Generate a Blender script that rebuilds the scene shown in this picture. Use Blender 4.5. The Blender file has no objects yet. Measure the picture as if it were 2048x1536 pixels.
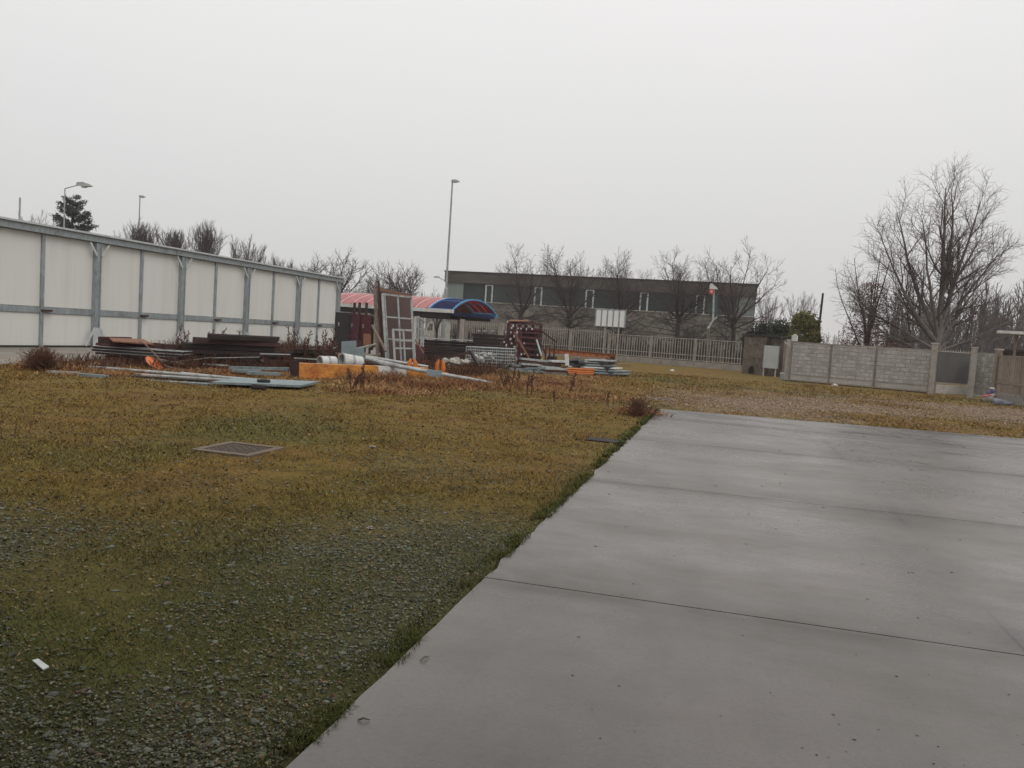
import bpy, math, random
import numpy as np
from mathutils import Matrix, Vector

# ---------------------------------------------------------------- camera, sky, sun, exposure
scene = bpy.context.scene
C = scene.collection
F = 1547.0            # focal length in photograph pixels (2048 wide)
EYE = 1.65
ROLL, PITCH, YAW = math.radians(3.75), math.radians(3.75), math.radians(16.0)
_f = np.array([-math.sin(YAW)*math.cos(PITCH), math.cos(YAW)*math.cos(PITCH), -math.sin(PITCH)])
_r = np.array([math.cos(YAW), math.sin(YAW), 0.0])
_u = np.cross(_r, _f)
_c, _s = math.cos(ROLL), math.sin(ROLL)
_r, _u = _c*_r + _s*_u, _c*_u - _s*_r
cam_d = bpy.data.cameras.new('camera')
cam_d.sensor_width = 36.0
cam_d.lens = 36.0*F/2048.0
cam_d.clip_end = 6000.0
cam_d.clip_start = 0.05
cam = bpy.data.objects.new('camera', cam_d)
C.objects.link(cam)
cam.matrix_world = Matrix(((_r[0], _u[0], -_f[0], 0.0), (_r[1], _u[1], -_f[1], 0.0), (_r[2], _u[2], -_f[2], EYE), (0, 0, 0, 1)))
scene.camera = cam

SUN_EL, SUN_AZ = math.radians(48), math.radians(125)
world = bpy.data.worlds.new('World')
scene.world = world
world.use_nodes = True
wn = world.node_tree
wn.nodes.clear()
w_out = wn.nodes.new('ShaderNodeOutputWorld')
w_bg = wn.nodes.new('ShaderNodeBackground')
w_sky = wn.nodes.new('ShaderNodeTexSky')
w_sky.sky_type = 'NISHITA'
w_sky.sun_disc = False
w_sky.sun_elevation = SUN_EL
w_sky.sun_rotation = SUN_AZ
w_sky.dust_density = 8.0
w_sky.air_density = 1.5
w_hs = wn.nodes.new('ShaderNodeHueSaturation')
w_hs.inputs['Saturation'].default_value = 0.0
w_tc = wn.nodes.new('ShaderNodeTexCoord')
w_no = wn.nodes.new('ShaderNodeTexNoise')
w_no.inputs['Scale'].default_value = 1.6
w_no.inputs['Detail'].default_value = 3.0
w_ra = wn.nodes.new('ShaderNodeValToRGB')
w_ra.color_ramp.elements[0].position = 0.3
w_ra.color_ramp.elements[1].position = 0.7
w_ra.color_ramp.elements[0].color = (.97, .99, .985, 1)
w_ra.color_ramp.elements[1].color = (1.03, 1.01, 1.01, 1)
w_mx = wn.nodes.new('ShaderNodeMix')
w_mx.data_type = 'RGBA'
w_mx.inputs['Factor'].default_value = 0.88
w_sp = wn.nodes.new('ShaderNodeSeparateXYZ')      # overcast: brighter towards the zenith
w_el = wn.nodes.new('ShaderNodeMapRange')
w_el.inputs['From Min'].default_value = 0.0
w_el.inputs['From Max'].default_value = 0.55
w_el.inputs['To Min'].default_value = 7.0
w_el.inputs['To Max'].default_value = 10.4
w_ml = wn.nodes.new('ShaderNodeVectorMath')
w_ml.operation = 'SCALE'
w_bg.inputs['Strength'].default_value = 0.1
L = wn.links.new
L(w_sky.outputs[0], w_hs.inputs['Color'])
L(w_tc.outputs['Generated'], w_no.inputs['Vector'])
L(w_no.outputs['Fac'], w_ra.inputs['Fac'])
L(w_hs.outputs['Color'], w_mx.inputs[6])
L(w_tc.outputs['Generated'], w_sp.inputs[0])
L(w_sp.outputs[2], w_el.inputs['Value'])
L(w_ra.outputs['Color'], w_ml.inputs[0])
L(w_el.outputs[0], w_ml.inputs['Scale'])
L(w_ml.outputs[0], w_mx.inputs[7])
L(w_mx.outputs[2], w_bg.inputs['Color'])
L(w_bg.outputs[0], w_out.inputs['Surface'])

sun_d = bpy.data.lights.new('sun', 'SUN')
sun_d.energy = 0.9
sun_d.angle = math.radians(35)
sun_d.color = (1.0, 0.95, 0.9)
sun = bpy.data.objects.new('sun', sun_d)
C.objects.link(sun)
sun.rotation_euler = (math.pi/2 - SUN_EL, 0, math.pi - SUN_AZ)   # light comes from the right and behind the camera

vs = scene.view_settings
vs.view_transform = 'Standard'
vs.look = 'None'
vs.exposure = 0.0
vs.gamma = 1.0
vs.use_curve_mapping = False
scene.render.engine = 'CYCLES'
scene.cycles.use_denoising = True
scene.cycles.max_bounces = 6
scene.cycles.diffuse_bounces = 3
scene.cycles.volume_bounces = 1

# ---------------------------------------------------------------- measuring the place from the photograph
def ray(px, py):
    return _f + _r*(px-1024)/F - _u*(py-768)/F
def G(px, py, z=0.0):
    d = ray(px, py)
    return np.array([0, 0, EYE]) + d*((z-EYE)/d[2])
def Q(px, py, D):
    return np.array([0, 0, EYE]) + D*ray(px, py)
def onX(px, py, X):
    d = ray(px, py)
    return np.array([0, 0, EYE]) + d*(X/d[0])
def onY(px, py, Y):
    d = ray(px, py)
    return np.array([0, 0, EYE]) + d*(Y/d[1])
def hz(px):
    return 663.8 + 0.0655*(px-1024)
def onground(px, D):
    # ground point seen in picture column px near the horizon at forward distance D
    return G(px, hz(px) + EYE*F/D)
def vnorm(v):
    v = np.asarray(v, float)
    return v/max(1e-9, np.linalg.norm(v))

# ---------------------------------------------------------------- mesh helpers
class MB:
    def __init__(self):
        self.v, self.f = [], []
    def add(self, vs_, fs_):
        o = len(self.v)
        self.v += [tuple(map(float, p)) for p in vs_]
        self.f += [tuple(i+o for i in q) for q in fs_]
        return self
    def hexa(self, a):           # 8 corners: bottom 4 then top 4
        return self.add(a, [(3, 2, 1, 0), (4, 5, 6, 7), (0, 1, 5, 4), (1, 2, 6, 5), (2, 3, 7, 6), (3, 0, 4, 7)])
    def box(self, x0, x1, y0, y1, z0, z1):
        return self.hexa([(x0, y0, z0), (x1, y0, z0), (x1, y1, z0), (x0, y1, z0), (x0, y0, z1), (x1, y0, z1), (x1, y1, z1), (x0, y1, z1)])
    def beam(self, p0, p1, w, h, up=(0, 0, 1)):
        p0, p1 = np.asarray(p0, float), np.asarray(p1, float)
        d = vnorm(p1-p0)
        s = np.cross(d, up)
        if np.linalg.norm(s) < 1e-4:
            s = np.cross(d, (0, 1, 0))
        s = vnorm(s)
        t = np.cross(s, d)
        q = []
        for b in (-1, 1):
            for p, a in ((p0, -1), (p0, 1), (p1, 1), (p1, -1)):
                q.append(p + s*a*w/2 + t*b*h/2)
        return self.hexa(q)
    def tube(self, pts, rad, n=6, caps=True):
        pts = [np.asarray(p, float) for p in pts]
        if not hasattr(rad, '__len__'):
            rad = [rad]*len(pts)
        o = len(self.v)
        d = vnorm(pts[1]-pts[0])
        ref = np.array([0, 0, 1.0]) if abs(d[2]) < 0.9 else np.array([1.0, 0, 0])
        for i, p in enumerate(pts):
            a = pts[max(0, i-1)]
            b = pts[min(len(pts)-1, i+1)]
            d = vnorm(b-a)
            s = np.cross(d, ref)
            s = s/max(1e-6, math.sqrt(s[0]*s[0]+s[1]*s[1]+s[2]*s[2]))
            t = np.cross(d, s)
            for k in range(n):
                an = 2*math.pi*k/n
                q = p + (s*math.cos(an) + t*math.sin(an))*rad[i]
                self.v.append((float(q[0]), float(q[1]), float(q[2])))
        for i in range(len(pts)-1):
            for k in range(n):
                k2 = (k+1) % n
                self.f.append((o+i*n+k, o+i*n+k2, o+(i+1)*n+k2, o+(i+1)*n+k))
        if caps:
            self.f.append(tuple(o+k for k in reversed(range(n))))
            self.f.append(tuple(o+(len(pts)-1)*n+k for k in range(n)))
        return self
    def ring(self, p0, p1, r0, r1, n=20):      # hollow pipe: outer r0, inner r1
        p0, p1 = np.asarray(p0, float), np.asarray(p1, float)
        d = vnorm(p1-p0)
        s = vnorm(np.cross(d, (0, 0, 1) if abs(d[2]) < .9 else (1, 0, 0)))
        t = np.cross(d, s)
        o = len(self.v)
        for p, r in ((p0, r1), (p0, r0), (p1, r0), (p1, r1)):
            for k in range(n):
                a = 2*math.pi*k/n
                q = p+(s*math.cos(a)+t*math.sin(a))*r
                self.v.append(tuple(map(float, q)))
        for j in range(4):
            j2 = (j+1) % 4
            for k in range(n):
                k2 = (k+1) % n
                self.f.append((o+j*n+k, o+j*n+k2, o+j2*n+k2, o+j2*n+k))
        return self
    def prism(self, poly, ax, a0, a1):         # polygon in the two other axes, extruded along ax
        n = len(poly)
        vv = []
        for a in (a0, a1):
            for (p, q) in poly:
                vv.append({0: (a, p, q), 1: (p, a, q), 2: (p, q, a)}[ax])
        ff = [tuple(range(n)), tuple(reversed(range(n, 2*n)))]
        for k in range(n):
            k2 = (k+1) % n
            ff.append((k2, k, k+n, k2+n))
        return self.add(vv, ff)
    def quadslab(self, c, th):                 # four corners in order, thickness vector
        c = [np.asarray(p, float) for p in c]
        th = np.asarray(th, float)
        return self.hexa(c + [p+th for p in c])
    def mesh(self, name, loc=(0, 0, 0)):
        me = bpy.data.meshes.new(name)
        lx, ly, lz = loc
        me.from_pydata([(a-lx, b-ly, c-lz) for a, b, c in self.v], [], self.f)
        me.update()
        return me

def fix_normals(me):
    import bmesh
    b = bmesh.new()
    b.from_mesh(me)
    bmesh.ops.recalc_face_normals(b, faces=b.faces)
    b.to_mesh(me)
    b.free()

def np_mesh(name, V, faces, col=None):
    """faces: int array (n,k); col: per-vertex rgb"""
    me = bpy.data.meshes.new(name)
    n, k = faces.shape
    me.vertices.add(len(V))
    me.vertices.foreach_set('co', np.ascontiguousarray(V, dtype=np.float32).ravel())
    me.loops.add(n*k)
    me.loops.foreach_set('vertex_index', np.ascontiguousarray(faces, dtype=np.int32).ravel())
    me.polygons.add(n)
    me.polygons.foreach_set('loop_start', np.arange(0, n*k, k, dtype=np.int32))
    me.update(calc_edges=True)
    me.validate()
    if col is not None:
        at = me.color_attributes.new('col', 'FLOAT_COLOR', 'POINT')
        c4 = np.ones((len(V), 4), np.float32)
        c4[:, :3] = col
        at.data.foreach_set('color', c4.ravel())
    return me

def tag(o, label=None, cat=None, group=None, kind=None):
    if label: o['label'] = label
    if cat: o['category'] = cat
    if group: o['group'] = group
    if kind: o['kind'] = kind
    return o
def link(name, me, m):
    o = bpy.data.objects.new(name, me)
    if m is not None and not me.materials:
        me.materials.append(m)
    C.objects.link(o)
    return o
def thing(name, label, cat, loc, group=None):
    o = bpy.data.objects.new(name, None)
    o.empty_display_size = 0.2
    o.location = tuple(map(float, loc))
    C.objects.link(o)
    return tag(o, label, cat, group)
def root_loc(o):
    l = np.zeros(3)
    while o is not None:
        l += np.array(o.location)
        o = o.parent
    return l
def part(parent, name, mb, m, label=None, smooth=False):
    """mesh given in world coordinates, parented to a thing that has only a location"""
    me = mb.mesh(name, root_loc(parent))
    fix_normals(me)
    if smooth:
        me.shade_smooth()
    o = link(name, me, m)
    o.parent = parent
    if label: o['label'] = label
    return o
def solo(name, mb, m, label, cat, group=None, loc=None, smooth=False):
    if loc is None:
        a = np.array(mb.v)
        loc = (a[:, 0].mean(), a[:, 1].mean(), a[:, 2].min())
    me = mb.mesh(name, loc)
    fix_normals(me)
    if smooth:
        me.shade_smooth()
    o = link(name, me, m)
    o.location = tuple(map(float, loc))
    return tag(o, label, cat, group)
def struct(name, mb, m):
    return tag(link(name, mb.mesh(name), m), kind='structure')
def dup(root, loc, rotz=0.0, scale=1.0, label=None, group=None):
    r = root.copy()
    C.objects.link(r)
    r.location = tuple(map(float, loc))
    r.rotation_euler = (0, 0, rotz)
    r.scale = (scale, scale, scale) if not hasattr(scale, '__len__') else scale
    if label: r['label'] = label
    if group: r['group'] = group
    for ch in list(root.children):
        c = ch.copy()
        C.objects.link(c)
        c.parent = r
        for g in list(ch.children):
            d = g.copy()
            C.objects.link(d)
            d.parent = c
    return r

# ---------------------------------------------------------------- materials
def M(name, c1, c2=None, scale=4.0, rough=0.8, bump=0.0, bscale=None, metal=0.0, stretch=(1, 1, 1), c3=None, s3=1.0, t3=(0.55, 0.7), spec=0.4, rough2=None, contrast=(0.35, 0.65)):
    m = bpy.data.materials.new(name)
    m.use_nodes = True
    n, l = m.node_tree.nodes, m.node_tree.links.new
    b = n['Principled BSDF']
    b.inputs['Roughness'].default_value = rough
    b.inputs['Metallic'].default_value = metal
    b.inputs['Specular IOR Level'].default_value = spec
    tc = n.new('ShaderNodeTexCoord')
    mp = n.new('ShaderNodeMapping')
    mp.inputs['Scale'].default_value = stretch
    l(tc.outputs['Object'], mp.inputs['Vector'])
    no = n.new('ShaderNodeTexNoise')
    no.inputs['Scale'].default_value = scale
    no.inputs['Detail'].default_value = 7
    no.inputs['Roughness'].default_value = 0.65
    l(mp.outputs[0], no.inputs['Vector'])
    ra = n.new('ShaderNodeValToRGB')
    ra.color_ramp.elements[0].position, ra.color_ramp.elements[1].position = contrast
    ra.color_ramp.elements[0].color = (*c1, 1)
    ra.color_ramp.elements[1].color = (*(c2 or [x*1.35 for x in c1]), 1)
    l(no.outputs['Fac'], ra.inputs['Fac'])
    out = ra.outputs['Color']
    if c3:
        n3 = n.new('ShaderNodeTexNoise')
        n3.inputs['Scale'].default_value = s3
        n3.inputs['Detail'].default_value = 8
        n3.inputs['Roughness'].default_value = 0.7
        l(mp.outputs[0], n3.inputs['Vector'])
        r3 = n.new('ShaderNodeValToRGB')
        r3.color_ramp.elements[0].position, r3.color_ramp.elements[1].position = t3
        l(n3.outputs['Fac'], r3.inputs['Fac'])
        mx = n.new('ShaderNodeMix')
        mx.data_type = 'RGBA'
        l(r3.outputs['Color'], mx.inputs['Factor'])
        l(out, mx.inputs[6])
        mx.inputs[7].default_value = (*c3, 1)
        out = mx.outputs[2]
    l(out, b.inputs['Base Color'])
    if rough2 is not None:
        mr = n.new('ShaderNodeMapRange')
        mr.inputs['To Min'].default_value = rough
        mr.inputs['To Max'].default_value = rough2
        l(no.outputs['Fac'], mr.inputs['Value'])
        l(mr.outputs[0], b.inputs['Roughness'])
    if bump:
        nb = n.new('ShaderNodeTexNoise')
        nb.inputs['Scale'].default_value = bscale or scale*4
        nb.inputs['Detail'].default_value = 5
        l(mp.outputs[0], nb.inputs['Vector'])
        bu = n.new('ShaderNodeBump')
        bu.inputs['Strength'].default_value = bump
        bu.inputs['Distance'].default_value = 0.02
        l(nb.outputs['Fac'], bu.inputs['Height'])
        l(bu.outputs[0], b.inputs['Normal'])
    return m
def Mcol(name, rough=0.9, mul=1.0, spec=0.2):
    m = bpy.data.materials.new(name)
    m.use_nodes = True
    n, l = m.node_tree.nodes, m.node_tree.links.new
    b = n['Principled BSDF']
    b.inputs['Roughness'].default_value = rough
    b.inputs['Specular IOR Level'].default_value = spec
    a = n.new('ShaderNodeAttribute')
    a.attribute_name = 'col'
    l(a.outputs['Color'], b.inputs['Base Color'])
    return m

GALV = M('galvanised_steel', (.22, .25, .26), (.34, .37, .38), 9, .5, metal=.35, stretch=(1, 1, .4), c3=(.15, .15, .14), s3=2.5)
GALVL = M('light_galvanised_steel', (.40, .42, .43), (.55, .57, .57), 8, .5, metal=.2)
PANEL = M('white_sandwich_panel', (.59, .585, .545), (.62, .615, .575), .35, .55, c3=(.52, .505, .46), s3=1.6, t3=(.48, .85), stretch=(1, 1.6, .12))
DARK = M('dark_gap', (.02, .018, .016), (.04, .035, .03), 3, .9)
TIMBER = M('dark_wet_timber', (.010, .005, .004), (.026, .013, .010), 6, .75, c3=(.05, .032, .024), s3=5, t3=(.62, .8))
TIMBERG = M('weathered_timber', (.10, .08, .065), (.2, .17, .14), 8, .85, stretch=(1, 1, 1))
RUST = M('rusty_brown_steel', (.030, .010, .008), (.07, .026, .02), 6, .8, c3=(.03, .018, .015), s3=3)
RUSTL = M('light_rust', (.16, .07, .04), (.24, .11, .06), 6, .85, c3=(.07, .035, .025), s3=4)
MAROON = M('maroon_paint', (.05, .01, .016), (.085, .018, .026), 3, .55, c3=(.03, .012, .012), s3=3)
BLACKP = M('black_paint', (.012, .010, .012), (.022, .018, .02), 3, .5)
PIPEW = M('pale_painted_pipe', (.27, .29, .29), (.42, .44, .43), 5, .5, c3=(.17, .12, .085), s3=4, t3=(.5, .72))
STEELB = M('blue_grey_steel_section', (.13, .17, .18), (.25, .30, .31), 6, .5, metal=.2, c3=(.1, .09, .07), s3=3)
SHEETG = M('grey_sheet_metal', (.15, .19, .20), (.20, .245, .255), 2, .5, metal=.2)
YELLOW = M('yellow_crane_paint', (.46, .175, .018), (.56, .24, .028), 3, .5, c3=(.22, .06, .015), s3=2.0, t3=(.47, .66))
ORANGE = M('orange_paint', (.40, .105, .016), (.54, .17, .025), 4, .5, c3=(.22, .06, .02), s3=5)
SHOVELM = M('faded_orange_plastic', (.58, .15, .05), (.68, .2, .07), 5, .6, c3=(.2, .07, .03), s3=6, t3=(.6, .75))
WHITEP = M('dirty_white_paint', (.46, .46, .44), (.60, .60, .57), 4, .55, c3=(.28, .25, .21), s3=3, t3=(.5, .7))
CONC = M('concrete', (.20, .18, .155), (.30, .275, .24), 2.5, .9, bump=.3, c3=(.13, .11, .09), s3=1.2)
CONCL = M('light_concrete', (.33, .31, .28), (.44, .42, .38), 3, .9, bump=.3, c3=(.22, .2, .17), s3=1.5)
BROWNB = M('brown_hardboard', (.050, .027, .021), (.07, .038, .030), 2, .7, stretch=(1, 1, .3))
BARK = M('dark_bark', (.024, .018, .016), (.05, .038, .034), 5, .95)
BARKT = M('twig_bark', (.045, .032, .029), (.075, .056, .05), 3, .95)
BARKG = M('grey_bark', (.10, .085, .078), (.17, .15, .135), 5, .95)
FENCEP = M('pale_fence_paint', (.23, .205, .18), (.33, .30, .265), 3, .7, c3=(.2, .14, .1), s3=4)
DRYSTEM = M('dry_weed_stem', (.075, .030, .018), (.14, .062, .036), 8, .95)

# ---------------------------------------------------------------- ground, slab, apron
rng = np.random.default_rng(7)
def vnoise(x, y, s, seed=0):
    x, y = np.asarray(x, float)*s, np.asarray(y, float)*s
    xi, yi = np.floor(x).astype(np.int64), np.floor(y).astype(np.int64)
    fx, fy = x-xi, y-yi
    fx, fy = fx*fx*(3-2*fx), fy*fy*(3-2*fy)
    def h(a, b):
        k = (a*374761393 + b*668265263 + seed*1442695041) & 0xffffffff
        k = ((k ^ (k >> 13))*1274126177) & 0xffffffff
        return ((k ^ (k >> 16)) & 0xffff)/65535.0
    return (h(xi, yi)*(1-fx)+h(xi+1, yi)*fx)*(1-fy)+(h(xi, yi+1)*(1-fx)+h(xi+1, yi+1)*fx)*fy
def fbm(x, y, s, seed=0, o=4):
    t, a, n = 0, 0.5, 0
    for i in range(o):
        t = t+a*vnoise(x, y, s*2**i, seed+i)
        n += a
        a *= .55
    return t/n
SX0, SFAR = -1.5, 19.31
def edge_x(y):
    return -1.40-0.0155*np.asarray(y, float)
def far_y(x):
    return SFAR+0.0805*(np.asarray(x, float)+1.7)
def in_slab(x, y, pad=0.0):
    return (x > edge_x(y)-pad) & (y < far_y(x)+pad)
APX = -17.9     # edge of the concrete apron along the white wall
def bare_mask(x, y):
    # worn gravel drive from the gate towards the slab
    c = 30+0.35*(x-3)
    m = np.exp(-((y-c+3.5)/6.0)**2)*np.clip((x+3.5)/4, 0, 1)
    m = m*np.clip((fbm(x, y, .22, 31)-.28)*4, 0, 1)
    return np.clip(m*1.25, 0, 1)
def stony_mask(x, y):
    d = np.hypot(x, y)
    return np.clip((fbm(x, y, .55, 11)-.30)*4.0, 0, 1)*np.clip((10.5-d)/5.0, .06, 1)
def lush_mask(x, y):
    e = np.abs(x-edge_x(y))
    a = np.clip(1-e/(0.12+.5*fbm(x, y, 1.3, 57)**2), 0, 1)*(y < 19.4)*np.clip((fbm(x, y, .8, 59)-.32)*5, .1, 1)
    b = np.clip((fbm(x, y, .3, 51)-.56)*5, 0, 1)*.7
    c = np.clip((9-np.hypot(x, y))/5.5, 0, 1)*.85
    return np.clip(a+b+c, 0, 1)
def gz(x, y):
    w = np.clip((edge_x(y)-x)/1.5, 0, 1)*np.clip((60-np.hypot(x, y))/10, 0, 1)
    return (fbm(x, y, .7, 3)-.5)*.05*w
def axis(lo, a, b, hi, st):
    mid = list(np.arange(a, b+1e-6, st))
    out, s, v = [], st, a
    while v > lo:
        s *= 1.35
        v -= s
        out.append(max(v, lo))
    up, s, v = [], st, mid[-1]
    while v < hi:
        s *= 1.35
        v += s
        up.append(min(v, hi))
    return np.array(out[::-1]+mid+up)
gx, gy = axis(-3500, -26, 16, 3500, .3), axis(-3500, -2, 48, 3500, .3)
X, Y = np.meshgrid(gx, gy)
Z = gz(X, Y)
nx, ny = len(gx), len(gy)
idx = np.arange(nx*ny).reshape(ny, nx)
Fq = np.stack([idx[:-1, :-1].ravel(), idx[:-1, 1:].ravel(), idx[1:, 1:].ravel(), idx[1:, :-1].ravel()], 1)
attr = np.stack([bare_mask(X, Y).ravel(), stony_mask(X, Y).ravel(), lush_mask(X, Y).ravel()], 1)
g_me = np_mesh('ground', np.stack([X.ravel(), Y.ravel(), Z.ravel()], 1), Fq, attr)

def ground_material():
    m = bpy.data.materials.new('mossy_gravel_ground')
    m.use_nodes = True
    n, l = m.node_tree.nodes, m.node_tree.links.new
    b = n['Principled BSDF']
    b.inputs['Roughness'].default_value = .95
    b.inputs['Specular IOR Level'].default_value = .1
    geo = n.new('ShaderNodeNewGeometry')
    at = n.new('ShaderNodeAttribute')
    at.attribute_name = 'col'
    sp = n.new('ShaderNodeSeparateColor')
    l(at.outputs['Color'], sp.inputs[0])
    def noise(s, d=6, r=.65):
        k = n.new('ShaderNodeTexNoise')
        k.inputs['Scale'].default_value = s
        k.inputs['Detail'].default_value = d
        k.inputs['Roughness'].default_value = r
        l(geo.outputs['Position'], k.inputs['Vector'])
        return k.outputs['Fac']
    def ramp(src, stops):
        k = n.new('ShaderNodeValToRGB')
        e = k.color_ramp.elements
        while len(e) < len(stops):
            e.new(.5)
        for i, (p, c) in enumerate(stops):
            e[i].position = p
            e[i].color = (*c, 1)
        l(src, k.inputs['Fac'])
        return k.outputs['Color']
    def mix(f, a, c, bt='MIX'):
        k = n.new('ShaderNodeMix')
        k.data_type = 'RGBA'
        k.blend_type = bt
        if isinstance(f, float): k.inputs['Factor'].default_value = f
        else: l(f, k.inputs['Factor'])
        for s, v in ((6, a), (7, c)):
            if isinstance(v, tuple): k.inputs[s].default_value = (*v, 1)
            else: l(v, k.inputs[s])
        return k.outputs[2]
    base = ramp(noise(.35, 5), [(.33, (.160, .088, .030)), (.5, (.178, .114, .030)), (.66, (.150, .116, .027))])
    med = ramp(noise(2.2, 8, .75), [(.36, (.42, .40, .38)), (.52, (1, 1, 1)), (.68, (1.25, 1.18, 1.1))])
    col = mix(.85, base, med, 'MULTIPLY')
    fine = ramp(noise(22, 6, .8), [(.36, (.38, .36, .35)), (.52, (1, 1, 1)), (.68, (1.4, 1.35, 1.25))])
    col = mix(.8, col, fine, 'MULTIPLY')
    col = mix(sp.outputs[2], col, mix(.5, (.085, .092, .028), fine, 'MULTIPLY'))
    st = mix(.8, ramp(noise(9, 8, .8), [(.35, (.05, .05, .028)), (.6, (.12, .115, .075))]), fine, 'MULTIPLY')
    k1 = n.new('ShaderNodeMath')
    k1.operation = 'MULTIPLY'
    k1.inputs[1].default_value = .75
    l(sp.outputs[1], k1.inputs[0])
    col = mix(k1.outputs[0], col, st)
    bare = mix(.7, ramp(noise(1.4, 8, .75), [(.35, (.15, .095, .055)), (.62, (.27, .19, .13))]), fine, 'MULTIPLY')
    col = mix(sp.outputs[0], col, bare)
    vo = n.new('ShaderNodeTexVoronoi')
    vo.inputs['Scale'].default_value = 7
    l(geo.outputs['Position'], vo.inputs['Vector'])
    dots = ramp(vo.outputs['Distance'], [(.07, (1, 1, 1)), (.11, (0, 0, 0))])
    gate = ramp(noise(.9, 4), [(.50, (0, 0, 0)), (.62, (.8, .8, .8))])
    col = mix(mix(1.0, dots, gate, 'MULTIPLY'), col, (.34, .30, .25))
    l(col, b.inputs['Base Color'])
    bu = n.new('ShaderNodeBump')
    bu.inputs['Strength'].default_value = .9
    bu.inputs['Distance'].default_value = .03
    l(noise(14, 8, .75), bu.inputs['Height'])
    l(bu.outputs[0], b.inputs['Normal'])
    return m
tag(link('ground', g_me, ground_material()), kind='structure')

XJ = [-1.5, 1.72, 4.97, 8.22, 11.47, 14.72, 17.97]
YJ = [-7.2, -3.2, .8, 4.8, 8.75, 12.9, 16.85]
def slab_material():
    m = bpy.data.materials.new('wet_concrete_slab')
    m.use_nodes = True
    n, l = m.node_tree.nodes, m.node_tree.links.new
    b = n['Principled BSDF']
    geo = n.new('ShaderNodeNewGeometry')
    sp = n.new('ShaderNodeSeparateXYZ')
    l(geo.outputs['Position'], sp.inputs[0])
    def math_(op, a, c=None):
        k = n.new('ShaderNodeMath')
        k.operation = op
        for s, v in ((0, a), (1, c)):
            if v is None: continue
            if isinstance(v, (int, float)): k.inputs[s].default_value = v
            else: l(v, k.inputs[s])
        return k.outputs[0]
    def noise(s, d=6, r=.6, sc=(1, 1, 1)):
        mp = n.new('ShaderNodeMapping')
        mp.inputs['Scale'].default_value = sc
        l(geo.outputs['Position'], mp.inputs['Vector'])
        k = n.new('ShaderNodeTexNoise')
        k.inputs['Scale'].default_value = s
        k.inputs['Detail'].default_value = d
        k.inputs['Roughness'].default_value = r
        l(mp.outputs[0], k.inputs['Vector'])
        return k.outputs['Fac']
    def ramp(src, stops):
        k = n.new('ShaderNodeValToRGB')
        e = k.color_ramp.elements
        while len(e) < len(stops): e.new(.5)
        for i, (p, c) in enumerate(stops):
            e[i].position = p
            e[i].color = (*c, 1) if hasattr(c, '__len__') else (c, c, c, 1)
        l(src, k.inputs['Fac'])
        return k.outputs['Color']
    def mix(f, a, c, bt='MIX'):
        k = n.new('ShaderNodeMix')
        k.data_type = 'RGBA'
        k.blend_type = bt
        if isinstance(f, float): k.inputs['Factor'].default_value = f
        else: l(f, k.inputs['Factor'])
        for s, v in ((6, a), (7, c)):
            if isinstance(v, tuple): k.inputs[s].default_value = (*v, 1)
            else: l(v, k.inputs[s])
        return k.outputs[2]
    base = ramp(noise(.45, 6), [(.33, (.106, .094, .081)), (.5, (.128, .111, .098)), (.68, (.152, .130, .117))])
    base = mix(.7, base, ramp(noise(1.6, 8, .7, (1, .35, 1)), [(.3, .72), (.5, 1.0), (.7, 1.12)]), 'MULTIPLY')
    base = mix(.8, base, ramp(noise(.22, 5, .6, (1, .6, 1)), [(.3, .70), (.5, 1.0), (.7, 1.18)]), 'MULTIPLY')
    base = mix(.6, base, ramp(noise(45, 5, .8), [(.3, .7), (.5, 1.0), (.7, 1.2)]), 'MULTIPLY')
    # dirt that has collected along the joints
    jd = None
    for yj in YJ[2:]:
        d = math_('ABSOLUTE', math_('SUBTRACT', math_('ADD', sp.outputs[1], math_('MULTIPLY', sp.outputs[0], -.04)), yj-.02))
        jd = d if jd is None else math_('MINIMUM', jd, d)
    dirt = math_('MULTIPLY', ramp(jd, [(0.0, .95), (.05, .75), (.16, .42), (.75, 0)]), ramp(noise(.6, 5), [(.34, .2), (.54, 1)]))
    col = mix(dirt, base, (.04, .032, .02))
    xd = None
    for xj in (1.72, 8.22):
        d = math_('ABSOLUTE', math_('SUBTRACT', sp.outputs[0], xj))
        xd = d if xd is None else math_('MINIMUM', xd, d)
    dirt2 = math_('MULTIPLY', ramp(xd, [(0.0, .8), (.12, .45), (.6, 0)]), ramp(math_('MULTIPLY', sp.outputs[1], .05), [(.24, 0), (.26, .9), (.30, .1), (.40, .1), (.43, 1), (.47, .15), (.63, .1), (.66, 1), (.76, .7), (.80, 0)]))
    col = mix(dirt2, col, (.035, .028, .018))
    crack = math_('MULTIPLY', ramp(xd, [(0.0, .95), (.007, .95), (.014, 0)]), ramp(math_('MULTIPLY', sp.outputs[1], .05), [(.24, 0), (.25, 1), (.29, 0), (.41, 0), (.42, 1), (.465, 0), (.64, 0), (.65, 1), (.78, 1), (.79, 0)]))
    col = mix(crack, col, (.012, .011, .010))
    far = math_('MULTIPLY', ramp(noise(.9, 7, .7, (.35, 1.6, 1)), [(.45, 0), (.57, .92)]), ramp(math_('MULTIPLY', sp.outputs[1], .05), [(.72, 0), (.88, 1)]))
    col = mix(far, col, (.03, .022, .018))
    specks = ramp(noise(75, 2, .5), [(.72, 0), (.75, .6)])
    col = mix(specks, col, (.04, .035, .03))
    l(col, b.inputs['Base Color'])
    l(ramp(noise(.7, 7, .7, (.5, 1, 1)), [(.38, .20), (.62, .44)]), b.inputs['Roughness'])
    b.inputs['Specular IOR Level'].default_value = .5
    bu = n.new('ShaderNodeBump')
    bu.inputs['Strength'].default_value = .3
    bu.inputs['Distance'].default_value = .003
    l(noise(90, 4, .7), bu.inputs['Height'])
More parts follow.
